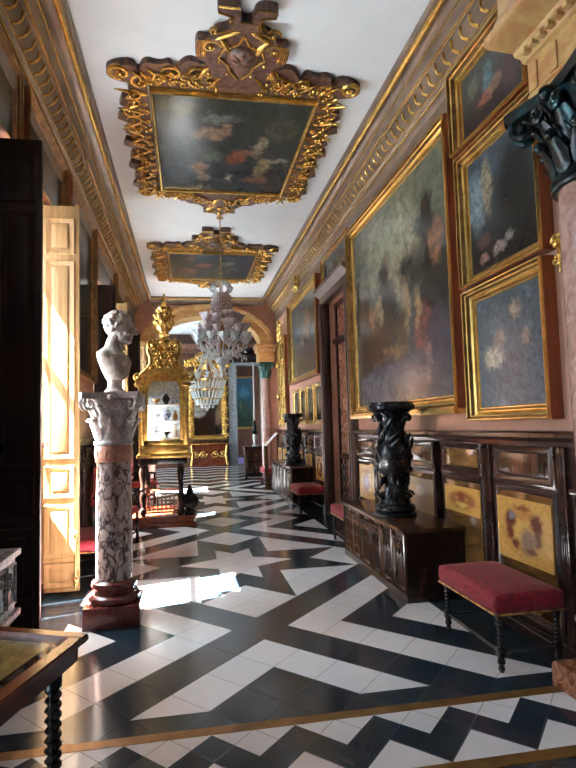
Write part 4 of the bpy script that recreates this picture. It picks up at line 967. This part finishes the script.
# ------------------------------------------------------------ crystal chandeliers
def flower(b, o, r, h, n=7):
    o = Vector(o)
    b.lathe([(r*.25, o.z-.01), (r*.55, o.z+h*.12), (r*.85, o.z+h*.40), (r*1.0, o.z+h*.75), (r*1.25, o.z+h*.9), (r*.9, o.z+h*.72), (r*.5, o.z+h*.2), (.004, o.z+h*.12)], o.x, o.y, 21, lambda a, z: 1+(.14*math.cos(n*a) if z > o.z+h*.5 else 0))
    b.sph((o.x, o.y, o.z+h*.6), (r*.3, r*.3, h*.5), 8, 5)
def chandelier(cx, cy, label, zt, low=False):
    root = thing('crystal_chandelier', (cx, cy, zt), label, 'chandelier')
    top = H if cy < 16 else 5.6
    b = W(); b.tube([(cx, cy, top), (cx, cy, zt-.1)], .009, 6)
    for k in range(int((top-zt)/.25)): b.sph((cx, cy, zt+.12+.25*k), .02, 7, 5)
    b.lathe([(.06, top-.06), (.05, top-.03), (.02, top)], cx, cy, 12); b.build('rod', M['brass'], root)
    b = W(); b.lathe([(.02, zt-1.5), (.03, zt-1.2), (.09, zt-1.05), (.04, zt-.9), (.03, zt-.7), (.12, zt-.6), (.03, zt-.5), (.02, zt)], cx, cy, 14); b.build('stem', M['amber'], root)
    b = W()
    for k in range(8):       # open crown of curved ribs
        a = k*PI/4; d = Vector((math.cos(a), math.sin(a), 0)); o = Vector((cx, cy, zt-.22))
        b.tube([o+d*.10, o+d*.17+Z_*.05, o+d*.18+Z_*.11, o+d*.13+Z_*.17, o+d*.04+Z_*.20], .018, 6); b.sph(o+d*.18+Z_*.1, .026, 7, 5)
    b.lathe([(.11, zt-.26), (.12, zt-.24), (.11, zt-.21)], cx, cy, 20); b.build('crown', M['crystal'], root)
    b = W()
    for k in range(24):
        a = k*PI/12; d = Vector((math.cos(a), math.sin(a), 0))
        for j in range(6): b.sph(Vector((cx, cy, zt-.28-.058*j))+d*(.15+.008*j), (.019, .019, .027), 6, 4)
    b.lathe([(.13, zt-.62), (.14, zt-.6), (.13, zt-.26)], cx, cy, 20); b.build('bead_drum', M['crystal_pink'], root)
    for tier, (zz, R, n, r, mt) in enumerate(((-.70, .27, 10, .085, 'crystal_pink'), (-.88, .36, 12, .09, 'crystal_pink'), (-1.04, .42, 12, .085, 'crystal'))):
        b = W()
        for k in range(n):
            a = 2*PI*(k+.5*tier)/n; d = Vector((math.cos(a), math.sin(a), 0)); o = Vector((cx, cy, zt+zz))
            b.tube([o-Z_*.12, o+d*R*.5-Z_*.2, o+d*R*.95-Z_*.09, o+d*R], .011, 6)
            jr = 1+.22*math.sin(k*2.7+tier*1.9); flower(b, o+d*R*(1+.06*math.cos(k*3.1))+Z_*.03*math.sin(k*4.3+tier), r*jr, .13*jr)
            for j in range(3): b.sph(o+d*(R*(.55+.2*j))-Z_*(.18+.05*j), (.016, .016, .04), 6, 4)
        b.build('arm_tier', M[mt], root)
    b = W()
    for k in range(20):
        a = k*PI/10; d = Vector((math.cos(a), math.sin(a), 0))
        for j in range(5): b.sph(Vector((cx, cy, zt-1.16-.05*j))+d*(.30-.05*j), (.017, .017, .03), 6, 4)
    b.lathe([(.02, zt-1.56), (.06, zt-1.5), (.05, zt-1.44), (.10, zt-1.38), (.12, zt-1.3), (.05, zt-1.26)], cx, cy, 16)
    b.sph((cx, cy, zt-1.58), (.03, .03, .05)); b.build('pendants', M['crystal'], root)
    return root
chandelier(.575, 9.3, 'pink and clear crystal chandelier hanging on a long rod in the gallery', 4.06)
def basket(cx, cy, z0):
    root = thing('crystal_chandelier', (cx, cy, z0), 'pale basket shaped crystal chandelier in the room beyond the arch', 'chandelier')
    b = W(); b.tube([(cx, cy, 5.6), (cx, cy, z0+.5)], .012, 6); b.lathe([(.08, 5.5), (.05, 5.58), (.02, 5.6)], cx, cy, 10); b.build('rod', M['brass'], root)
    b = W()
    for z, r in ((z0+.85, .58), (z0+.55, .50), (z0+.28, .36)):
        b.tube([(cx+r*math.cos(k*PI/16), cy+r*math.sin(k*PI/16), z) for k in range(32)], .022, 6, closed=True)
    b.build('hoops', M['gold_bright'], root)
    b = W()
    for r, z, n, nn in ((.58, .84, 30, 4), (.50, .54, 26, 4), (.36, .27, 20, 3), (.2, .1, 10, 2)):
        for k in range(n):
            a = 2*PI*k/n
            for j in range(nn): b.sph((cx+r*(1-.05*j)*math.cos(a), cy+r*(1-.05*j)*math.sin(a), z0+z-.07*j), (.024, .024, .04), 6, 4)
    for k in range(12):
        a = k*PI/6; d = Vector((math.cos(a), math.sin(a), 0)); b.tube([Vector((cx, cy, z0+1.7)), Vector((cx, cy, z0+1.3))+d*.2, Vector((cx, cy, z0+.9))+d*.5], .014, 6)
        flower(b, Vector((cx, cy, z0+.95))+d*.56, .07, .12)
    b.sph((cx, cy, z0-.02), (.04, .04, .07)); b.build('prisms', M['crystal'], root)
basket(.58, 17.2, 2.2)

# ------------------------------------------------------------ carved chests and black vase stands on the right
def chest(loc, L, D, Hh, label, npan):
    root = thing('carved_chest', loc, label, 'chest', 'carved wooden chests along the right wall')
    b = MB(); b.box(.02, D-.005, 0, L, .07, Hh-.035); b.box(0, D-.005, -.012, L+.012, 0, .075, .01)
    b.build('body', M['dark_wood'], root)
    b = MB(); b.box(-.03, D-.005, -.03, L+.03, Hh-.04, Hh, .012); b.build('lid', M['walnut'], root)
    b = MB(); pw = L/npan
    for i in range(npan):
        yc = pw*(i+.5); N = -X_
        b.frame((.02, yc, Hh*.5), Y_, Z_, N, pw-.09, Hh-.24, [(0, 0), (0, .012), (.02, .022), (.03, .0)])
        for k in range(3):      # lancets with pointed tops and bars
            y = yc-(pw-.1)/3+(pw-.1)/3*k; hw = (pw-.12)/6
            zb, zt = .13, Hh-.13
            for s in (-1, 1): b.tube([(.012, y+s*hw, zb), (.012, y+s*hw, zt-.10), (.012, y+s*hw*.6, zt-.04), (.012, y, zt)], .0075, 5)
            b.tube([(.012, y, zb), (.012, y, zt-.12)], .006, 5)
            for zz in (.30, .52, .72): b.scroll((.014, y, Hh*zz), Y_, Z_, N, hw*.8, 0, 1.1, 1 if k % 2 else -1, .006, 5)
    for i in range(npan+1): b.tube([(.008, min(max(pw*i, .02), L-.02), .08), (.008, min(max(pw*i, .02), L-.02), Hh-.05)], .018, 8)
    b.build('front_tracery', M['walnut'], root)
    return root
chest((1.885, 4.82, 0), 2.0, .58, .645, 'nearer carved chest with tracery front, carrying the larger black vase stand', 6)
chest((2.0, 11.05, 0), 2.6, .465, .78, 'farther dark chest beyond the second red stool, with a black vase stand on it', 6)
def vase_stand(loc, hgt, label):
    root = thing('black_vase_stand', loc, label, 'pedestal', 'black carved vase stands on chests')
    s = hgt/1.17
    b = MB(); b.lathe([(.22*s, 0), (.225*s, .03), (.20*s, .05), (.215*s, .075), (.20*s, .11), (.165*s, .13), (.16*s, .18)], 0, 0, 32); b.build('base_moulding', M['bronze'], root)
    prof = [(.155, .18), (.15, .24), (.115, .30), (.10, .36), (.105, .40), (.15, .46), (.185, .53), (.195, .60), (.185, .68), (.155, .74), (.125, .78), (.12, .84), (.118, .92), (.125, .98), (.15, 1.03), (.19, 1.07)]
    b = MB(); b.lathe([(r*s, z*s) for r, z in prof], 0, 0, 40, lambda a, z: 1+.05*math.cos(6*a+z*10)+.03*math.cos(11*a-z*25))
    rnd = random.Random(4)
    for k in range(44):
        a = rnd.uniform(0, 2*PI); z = rnd.uniform(.22, 1.02)
        r = [p for p in prof if p[1] <= z][-1][0]; d = Vector((math.cos(a), math.sin(a), 0)); t_ = Vector((-math.sin(a), math.cos(a), 0))
        b.leaf((d*r*.97+Z_*z)*s, Z_*rnd.uniform(.4, 1)+t_*rnd.uniform(-.8, .8), d, rnd.uniform(.10, .19)*s, .06*s, rnd.uniform(-.05, .2), .35)
    for k in range(7):       # twisting dragon bodies and scroll handles
        a0 = k*2*PI/7
        if k < 3: b.tube([Vector((math.cos(a0+q*2.6), math.sin(a0+q*2.6), 0))*s*(.2-.06*q if q < .6 else .13)+Z_*s*(.45+.55*q) for q in [j/14 for j in range(15)]], .020*s, 7)
        d = Vector((math.cos(a0), math.sin(a0), 0)); b.scroll((d*.17+Z_*1.0)*s, d, Z_, d.cross(Z_), .05*s, PI, 1.3, -1, .014*s)
        b.scroll((d*.16+Z_*.2)*s, d, Z_, d.cross(Z_), .05*s, 0, 1.3, 1, .014*s)
    b.build('carved_body', M['bronze'], root)
    b = MB(); b.lathe([(.19*s, 1.07*s), (.235*s, 1.09*s), (.25*s, 1.10*s), (.25*s, 1.13*s), (.235*s, 1.145*s), (.235*s, 1.17*s)], 0, 0, 32, lambda a, z: 1+.04*math.cos(8*a)); b.build('top_plate', M['bronze'], root)
    return root
vase_stand((2.10, 5.60, .645), 1.17, 'tall black carved vase stand on the nearer chest, in front of the largest painting')
vase_stand((2.19, 11.72, .78), 1.07, 'black carved vase stand on the farther chest, beyond the doorway')

# ------------------------------------------------------------ red stools
def stool(loc, L, D, label, rz=0):
    root = thing('upholstered_stool', loc, label, 'stool', 'red velvet stools along the right wall', rz)
    b = MB(); b.box(0, D, 0, L, .365, .495, .04)
    bmesh.ops.subdivide_edges(b.bm, edges=[e for e in b.bm.edges if e.calc_length() > .2], cuts=6, use_grid_fill=True)
    for v in b.bm.verts:
        if v.co.z > .48: v.co.z += .02*math.sin(PI*min(max(v.co.x/D, 0), 1))*math.sin(PI*min(max(v.co.y/L, 0), 1))
    b.build('cushion', M['velvet'], root, sharp=60)
    b = MB()
    for x in (.0, D): b.tube([(x, .02, .37), (x, L-.02, .37)], .006, 6)
    for y in (.0, L): b.tube([(.02, y, .37), (D-.02, y, .37)], .006, 6)
    b.build('braid', M['gold_old'], root)
    prof = [(.012, .0), (.022, .02), (.016, .045), (.026, .06), (.022, .08), (.024, .14)]
    for x in (.05, D-.05):
        for y in (.05, L-.05):
            b = MB(); b.lathe(prof, x, y, 12)
            zz = .14
            while zz < .36:
                b.sph((x, y, zz+.016), (.021, .021, .018), 10, 6); zz += .028
            b.box(x-.024, x+.024, y-.024, y+.024, .10, .16, .003); b.box(x-.024, x+.024, y-.024, y+.024, .335, .37, .003); b.build('leg', M['ebony'], root)
    def bead(p, q, nm='stretcher'):
        b = MB(); p, q = Vector(p), Vector(q); n = int((q-p).length/.03)
        b.tube([p, q], .010, 6)
        for k in range(1, n): b.sph(p.lerp(q, k/n), .0155, 8, 5)
        b.build(nm, M['ebony'], root)
    for x in (.05, D-.05): bead((x, .05, .13), (x, L-.05, .13))
    for y in (.05, L-.05): bead((.05, y, .13), (D-.05, y, .13))
    return root
s1 = stool((1.89, 3.34, 0), .84, .50, 'nearest crimson velvet stool with beaded black legs, below the inlaid coat of arms')
dup(s1, (1.94, 6.9, 0), 'crimson stool half hidden behind the nearer carved chest, in front of the doorway')
dup(s1, (1.90, 9.85, 0), 'crimson stool just beyond the doorway, in front of the farther chest')
dup(s1, (1.92, 14.6, 0), 'distant crimson stool near the arch, by the slanted reading stand')
o = dup(s1, (-1.40, 6.05, 0), 'crimson stool against the left wall behind the marble pedestal'); o['group'] = 'red stools on the left'

# red armchairs on the left wall
def chair(loc, label, rz):
    root = thing('armchair', loc, label, 'chair', 'red chairs near the left windows', rz)
    b = MB(); b.box(-.26, .26, -.25, .25, .40, .50, .03); b.build('seat', M['red_cloth'], root)
    b = MB(); b.box(-.26, .26, .22, .28, .55, 1.10, .03); b.build('backrest', M['red_cloth'], root)
    for x in (-.24, .24):
        for y, top in ((-.23, .66), (.25, 1.14)):
            b = MB(); b.lathe([(.018, 0), (.03, .03), (.02, .08), (.028, .14), (.018, .2), (.026, .3), (.022, .42), (.024, .5), (.018, .56), (.024, top-.03), (.012, top)], x, y, 12); b.build('leg', M['dark_wood'], root)
        b = MB(); b.tube([(x, -.26, .655), (x, -.1, .67), (x, .25, .68)], .022, 8); b.build('armrest', M['dark_wood'], root)
    b = MB(); b.tube([(-.24, -.23, .14), (.24, -.23, .14)], .013, 6); b.tube([(-.24, .25, .14), (.24, .25, .14)], .013, 6); b.build('stretcher', M['dark_wood'], root)
    return root
a1 = chair((-1.02, 8.35, 0), 'red cloth armchair partly hidden behind the marble pedestal, left of the gilt cabinet', math.radians(80))
dup(a1, (-1.0, 12.3, 0), 'red armchair seen between the legs of the gilt cabinet stand', math.radians(80))

# ------------------------------------------------------------ foreground: glazed table case and relief casket at left
TZ = .80
c0 = Vector((-.40, 2.40, TZ)); c1_ = Vector((-.57, 1.84, TZ)); dr = (c1_-c0).normalized(); dl = Vector((-.93, .34, 0)).normalized()
dl = (Vector((-.80, 2.59, TZ))-c0).normalized()
root = thing('table_case', (c0.x, c0.y, 0), 'glazed mahogany table case on barley twist legs in the lower left corner', 'table')
Lr, Ll = 1.25, 1.0
def tp(a, bb, z): v = c0+dr*a+dl*bb; return (v.x, v.y, z)
b = W()
def bar(a0, a1, b0, b1, z0, z1):
    ps = [(a0, b0), (a1, b0), (a1, b1), (a0, b1)]
    A = [b.v(tp(p, q, z0)) for p, q in ps]; B = [b.v(tp(p, q, z1)) for p, q in ps]
    fs = [b.face(A), b.face(B[::-1])]+[b.face([A[i], B[i], B[(i+1) % 4], A[(i+1) % 4]]) for i in range(4)]
    bmesh.ops.bevel(b.bm, geom=list({e for f in fs for e in f.edges}), offset=.006, segments=2, affect='EDGES')
bar(0, .06, 0, Ll, TZ-.03, TZ); bar(Lr-.06, Lr, 0, Ll, TZ-.03, TZ); bar(.055, Lr-.055, 0, .06, TZ-.03, TZ); bar(.055, Lr-.055, Ll-.06, Ll, TZ-.03, TZ)
b.build('top_frame', M['mahogany'], root)
b = W(); bar(.04, Lr-.04, .04, Ll-.04, TZ-.018, TZ-.013); b.build('glass_top', M['glass'], root)
b = W(); bar(.03, .05, .03, Ll-.03, TZ-.10, TZ-.03); bar(Lr-.05, Lr-.03, .03, Ll-.03, TZ-.10, TZ-.03); bar(.05, Lr-.05, .03, .05, TZ-.10, TZ-.03); bar(.05, Lr-.05, Ll-.05, Ll-.03, TZ-.10, TZ-.03)
b.build('case_side', M['mahogany'], root)
marq = canvas_mat('marquetry', (.62, .36, .10), (.56, .32, .09), [(.5, .5, .5, .5, (.40, .26, .08)), (.5, .5, .30, .34, (.42, .27, .09)), (.5, .5, .2, .22, (.24, .10, .03)), (.5, .5, .12, .14, (.45, .3, .1)), (.15, .8, .08, .12, (.16, .06, .02)), (.8, .8, .1, .1, (.16, .06, .02))], .3, .03)
b = W(); q = [tp(Lr-.08, Ll-.08, TZ-.025), tp(Lr-.08, .13, TZ-.025), tp(.075, .13, TZ-.025), tp(.075, Ll-.08, TZ-.025)]
b.quad_uv(q); b.build('marquetry_board', marq, root, recalc=False)
b = W(); bar(.07, Lr-.075, .12, Ll-.075, TZ-.06, TZ-.027); b.build('inner_tray', M['walnut'], root)
for a, bb in ((.13, .085), (Lr-.07, .085), (.13, Ll-.07), (Lr-.07, Ll-.07)):
    x, y, _ = tp(a, bb, 0); b = W()
    prof = []
    for k in range(91): z = TZ-.10-(TZ-.16)*k/90; prof.append((.026, z))
    b.lathe(prof[::-1], x, y, 14, lambda an, z: 1+.24*math.cos(an-z*2*PI/.036) if .30 < z < .64 or z < .26 and z > .08 else (1.25 if z > .64 else 1.15))
    b.lathe([(.018, 0), (.03, .02), (.022, .06)], x, y, 12); b.build('leg', M['ebony'], root)
b = W(); bar(.09, Lr-.06, .055, .085, .27, .30); bar(.085, .115, .07, Ll-.06, .27, .30); bar(.09, Lr-.06, Ll-.085, Ll-.055, .27, .30); b.build('stretcher', M['ebony'], root)

root = thing('relief_casket', (-1.28, 3.55, .46), 'grey carved relief casket on a dark stand at the far left', 'casket')
b = W(); b.box(-1.42, -1.09, 3.1, 3.86, .50, .83, .006); b.build('body', M['silver_relief'], root)
b = W(); b.box(-1.44, -1.06, 3.07, 3.89, .83, .87, .01); b.box(-1.44, -1.06, 3.07, 3.89, .46, .50, .01); b.build('moulding', M['silver_relief'], root)
b = W(); rn = random.Random(5)
for i in range(4):
    yc = 3.19+.19*i; b.frame((-1.09, yc, .665), Y_, Z_, X_, .14, .22, [(0, 0), (0, .008), (.012, .016), (.02, 0)])
    for k in range(6): b.leaf((-1.09, yc+rn.uniform(-.05, .05), .665+rn.uniform(-.11, .06)), (0, rn.uniform(-1, 1), 1), (1, 0, 0), .07, .03, .1)
    b.sph((-1.085, yc, .72), (.015, .02, .025))
b.build('relief', M['silver_relief'], root)
root = thing('low_stand', (-1.28, 3.48, 0), 'dark wooden stand under the grey relief casket', 'stand')
b = W(); b.box(-1.43, -1.13, 3.08, 3.88, .40, .46, .006); b.box(-1.41, -1.15, 3.1, 3.86, .28, .40, .004); b.build('top', M['dark_wood'], root)
for x in (-1.39, -1.17):
    for y in (3.12, 3.84):
        b = W(); b.lathe([(.02, 0), (.03, .03), (.018, .08), (.028, .18), (.02, .28)], x, y, 10); b.build('leg', M['dark_wood'], root)

# ------------------------------------------------------------ sconce by the near column
root = thing('wall_sconce', (XR, 3.28, 2.72), 'small gilt scrolled bracket on the pink wall beside the near column', 'bracket')
b = MB(); b.sph((-.02, 0, 0), (.02, .05, .09)); b.sph((-.06, 0, .04), (.03, .03, .03))
for s in (-1, 1):
    b.scroll((-.03, s*.03, .07), Y_*s, Z_, -X_, .05, 0, 1.4, 1, .014); b.scroll((-.03, s*.03, -.05), Y_*s, Z_, -X_, .045, 0, 1.3, -1, .012)
b.leaf((-.02, 0, -.02), (0, 0, -1), (-1, 0, 0), .14, .06, .2); b.build('scroll_plate', M['gold_bright'], root)

# ------------------------------------------------------------ reading stand, far cabinet and lamp
root = thing('reading_stand', (2.02, 14.25, 0), 'slim wooden stand with a slanted white information board near the arch column', 'stand')
b = W(); b.box(1.90, 1.99, 14.2, 14.3, 0, 1.10, .01); b.box(1.85, 2.06, 14.05, 14.45, 0, .04, .01); b.build('post', M['panel_wood'], root)
b = MB(); b.box(-.22, .22, -.18, .18, -.012, .012, .004)
o = b.build('board', M['white_enamel'], root); o.location = (.06, 0, 1.26); o.rotation_euler = (0, math.radians(-46), 0)
root = thing('low_cabinet', (2.0, 17.6, 0), 'small dark cabinet with drawers beyond the arch', 'cabinet')
b = W(); b.box(1.72, 2.4, 17.4, 17.9, .12, .92, .01); b.box(1.68, 2.44, 17.36, 17.94, .92, .98, .01); b.box(1.70, 2.42, 17.38, 17.92, .05, .12, .01); b.build('body', M['dark_wood'], root)
for z in (.16, .54):
    b = W(); b.box(1.77, 2.35, 17.38, 17.4, z, z+.34, .006); d_ = b.build('drawer', M['walnut'], root)
    b = W(); b.sph((2.06, 17.37, z+.17), .02); b.build('knob', M['brass'], d_)
for x in (1.75, 2.37):
    for y in (17.43, 17.87):
        b = W(); b.lathe([(.03, 0), (.04, .03), (.025, .06)], x, y, 10); b.build('leg', M['dark_wood'], root)
root = thing('tall_candlestick', (2.06, 17.62, .98), 'tall thin white candle in a white and green candlestick on the small dark cabinet', 'candlestick')
b = W(); b.lathe([(.10, .98), (.11, 1.0), (.07, 1.03), (.045, 1.08), (.07, 1.2), (.075, 1.3), (.05, 1.36)], 2.06, 17.62, 16); b.build('vase_base', M['white_enamel'], root)
b = W(); b.lathe([(.05, 1.36), (.09, 1.44), (.04, 1.52), (.07, 1.62), (.03, 1.72), (.05, 1.76), (.02, 1.80)], 2.06, 17.62, 14); b.build('green_socket', M['verdigris'], root)
b = W(); b.lathe([(.028, 1.80), (.024, 3.55), (.005, 3.6)], 2.06, 17.62, 10); b.build('candle', M['white_enamel'], root)

# ------------------------------------------------------------ gilt mirror and console on the far wall
mr = picture('gilt_mirror', (.83, YF, 2.55), X_, -Y_, 1.15, 2.5, .22, .16, M['mirror'], 'big carved gilt mirror over the console at the far end', 'mirror', gold='gold', carve=.14)
b = MB()
for s in (-1, 1):
    for k in range(8):
        b.scroll((s*.72, -.18, -1.2+.33*k), X_*s, Z_, -Y_, .13, 0, 1.4, 1 if k % 2 else -1, .035); b.leaf((s*.62, -.2, -1.1+.33*k), (s, 0, .8), (0, -1, 0), .26, .12, .15)
    b.scroll((s*.35, -.18, 1.52), X_*s, Z_, -Y_, .22, PI, 1.5, -1, .05); b.scroll((s*.55, -.18, 1.75), X_*s, Z_, -Y_, .16, 0, 1.3, 1, .04); b.leaf((s*.1, -.2, 1.45), (s, 0, .9), (0, -1, 0), .5, .2, .1)
    b.scroll((s*.2, -.18, 1.9), X_*s, Z_, -Y_, .15, 0, 1.3, 1, .035)
for s in (-1, 1):
    for k in range(6): b.scroll((s*(.25+.13*k), -.16, 2.15-.09*k), X_*s, Z_, -Y_, .12, k, 1.4, (-1)**k, .032); b.leaf((s*(.1+.14*k), -.18, 1.75-.03*k), (s*.5, 0, 1), (0, -1, 0), .4, .14, .1)
b.sph((0, -.2, 1.75), (.18, .1, .26)); b.leaf((0, -.2, 1.85), (0, 0, 1), (0, -1, 0), .4, .2, .1); b.build('carved_crest', M['gold'], mr)
root = thing('console_table', (.83, YF-.3, 0), 'red brown console with gilt scrolls under the far mirror', 'table')
b = W(); b.box(.02, 1.66, YF-.5, YF-.06, .88, .98, .02); b.box(.08, 1.60, YF-.4, YF-.06, 0, .14, .01); b.box(.1, 1.58, YF-.36, YF-.06, .14, .88); b.build('body', M['mahogany'], root)
b = W()
for s in (-1, 1):
    for x in (.25, .55): b.scroll((.84+s*x, YF-.38, .52), X_*s, Z_, -Y_, .16, PI, 1.5, 1, .03)
    b.tube([(.84+s*.74, YF-.46, .88), (.84+s*.68, YF-.44, .5), (.84+s*.74, YF-.46, .04)], .05, 8)
b.box(.04, 1.64, YF-.52, YF-.5, .92, .95, .004); b.build('gilt_scrolls', M['gold'], root)
# tall gilt frame right of the far door
pz = canvas_mat('seascape_canvas', (.10, .22, .30), (.05, .08, .05), [(.5, .7, .4, .12, (.12, .32, .42)), (.5, .35, .35, .2, (.06, .10, .06)), (.3, .45, .1, .1, (.2, .22, .12))])
picture('framed_painting', (2.95, 29.9, 2.9), X_, -Y_, .9, 2.6, .12, .1, pz, 'blue and green painting seen through the farthest doorway', 'painting', gold='gold_old')
picture('framed_painting', (3.85, YF, 2.9), X_, -Y_, .6, 2.6, .14, .1, pl2, 'tall gilt framed picture right of the far doorway, beside the arch column', 'painting', gold='gold_bright', carve=.12)
picture('framed_painting', (-.9, YF, 2.7), X_, -Y_, 1.0, 2.2, .16, .1, pfar, 'tall gilt framed picture on the far wall left of the console mirror', 'painting', gold='gold', carve=.14)
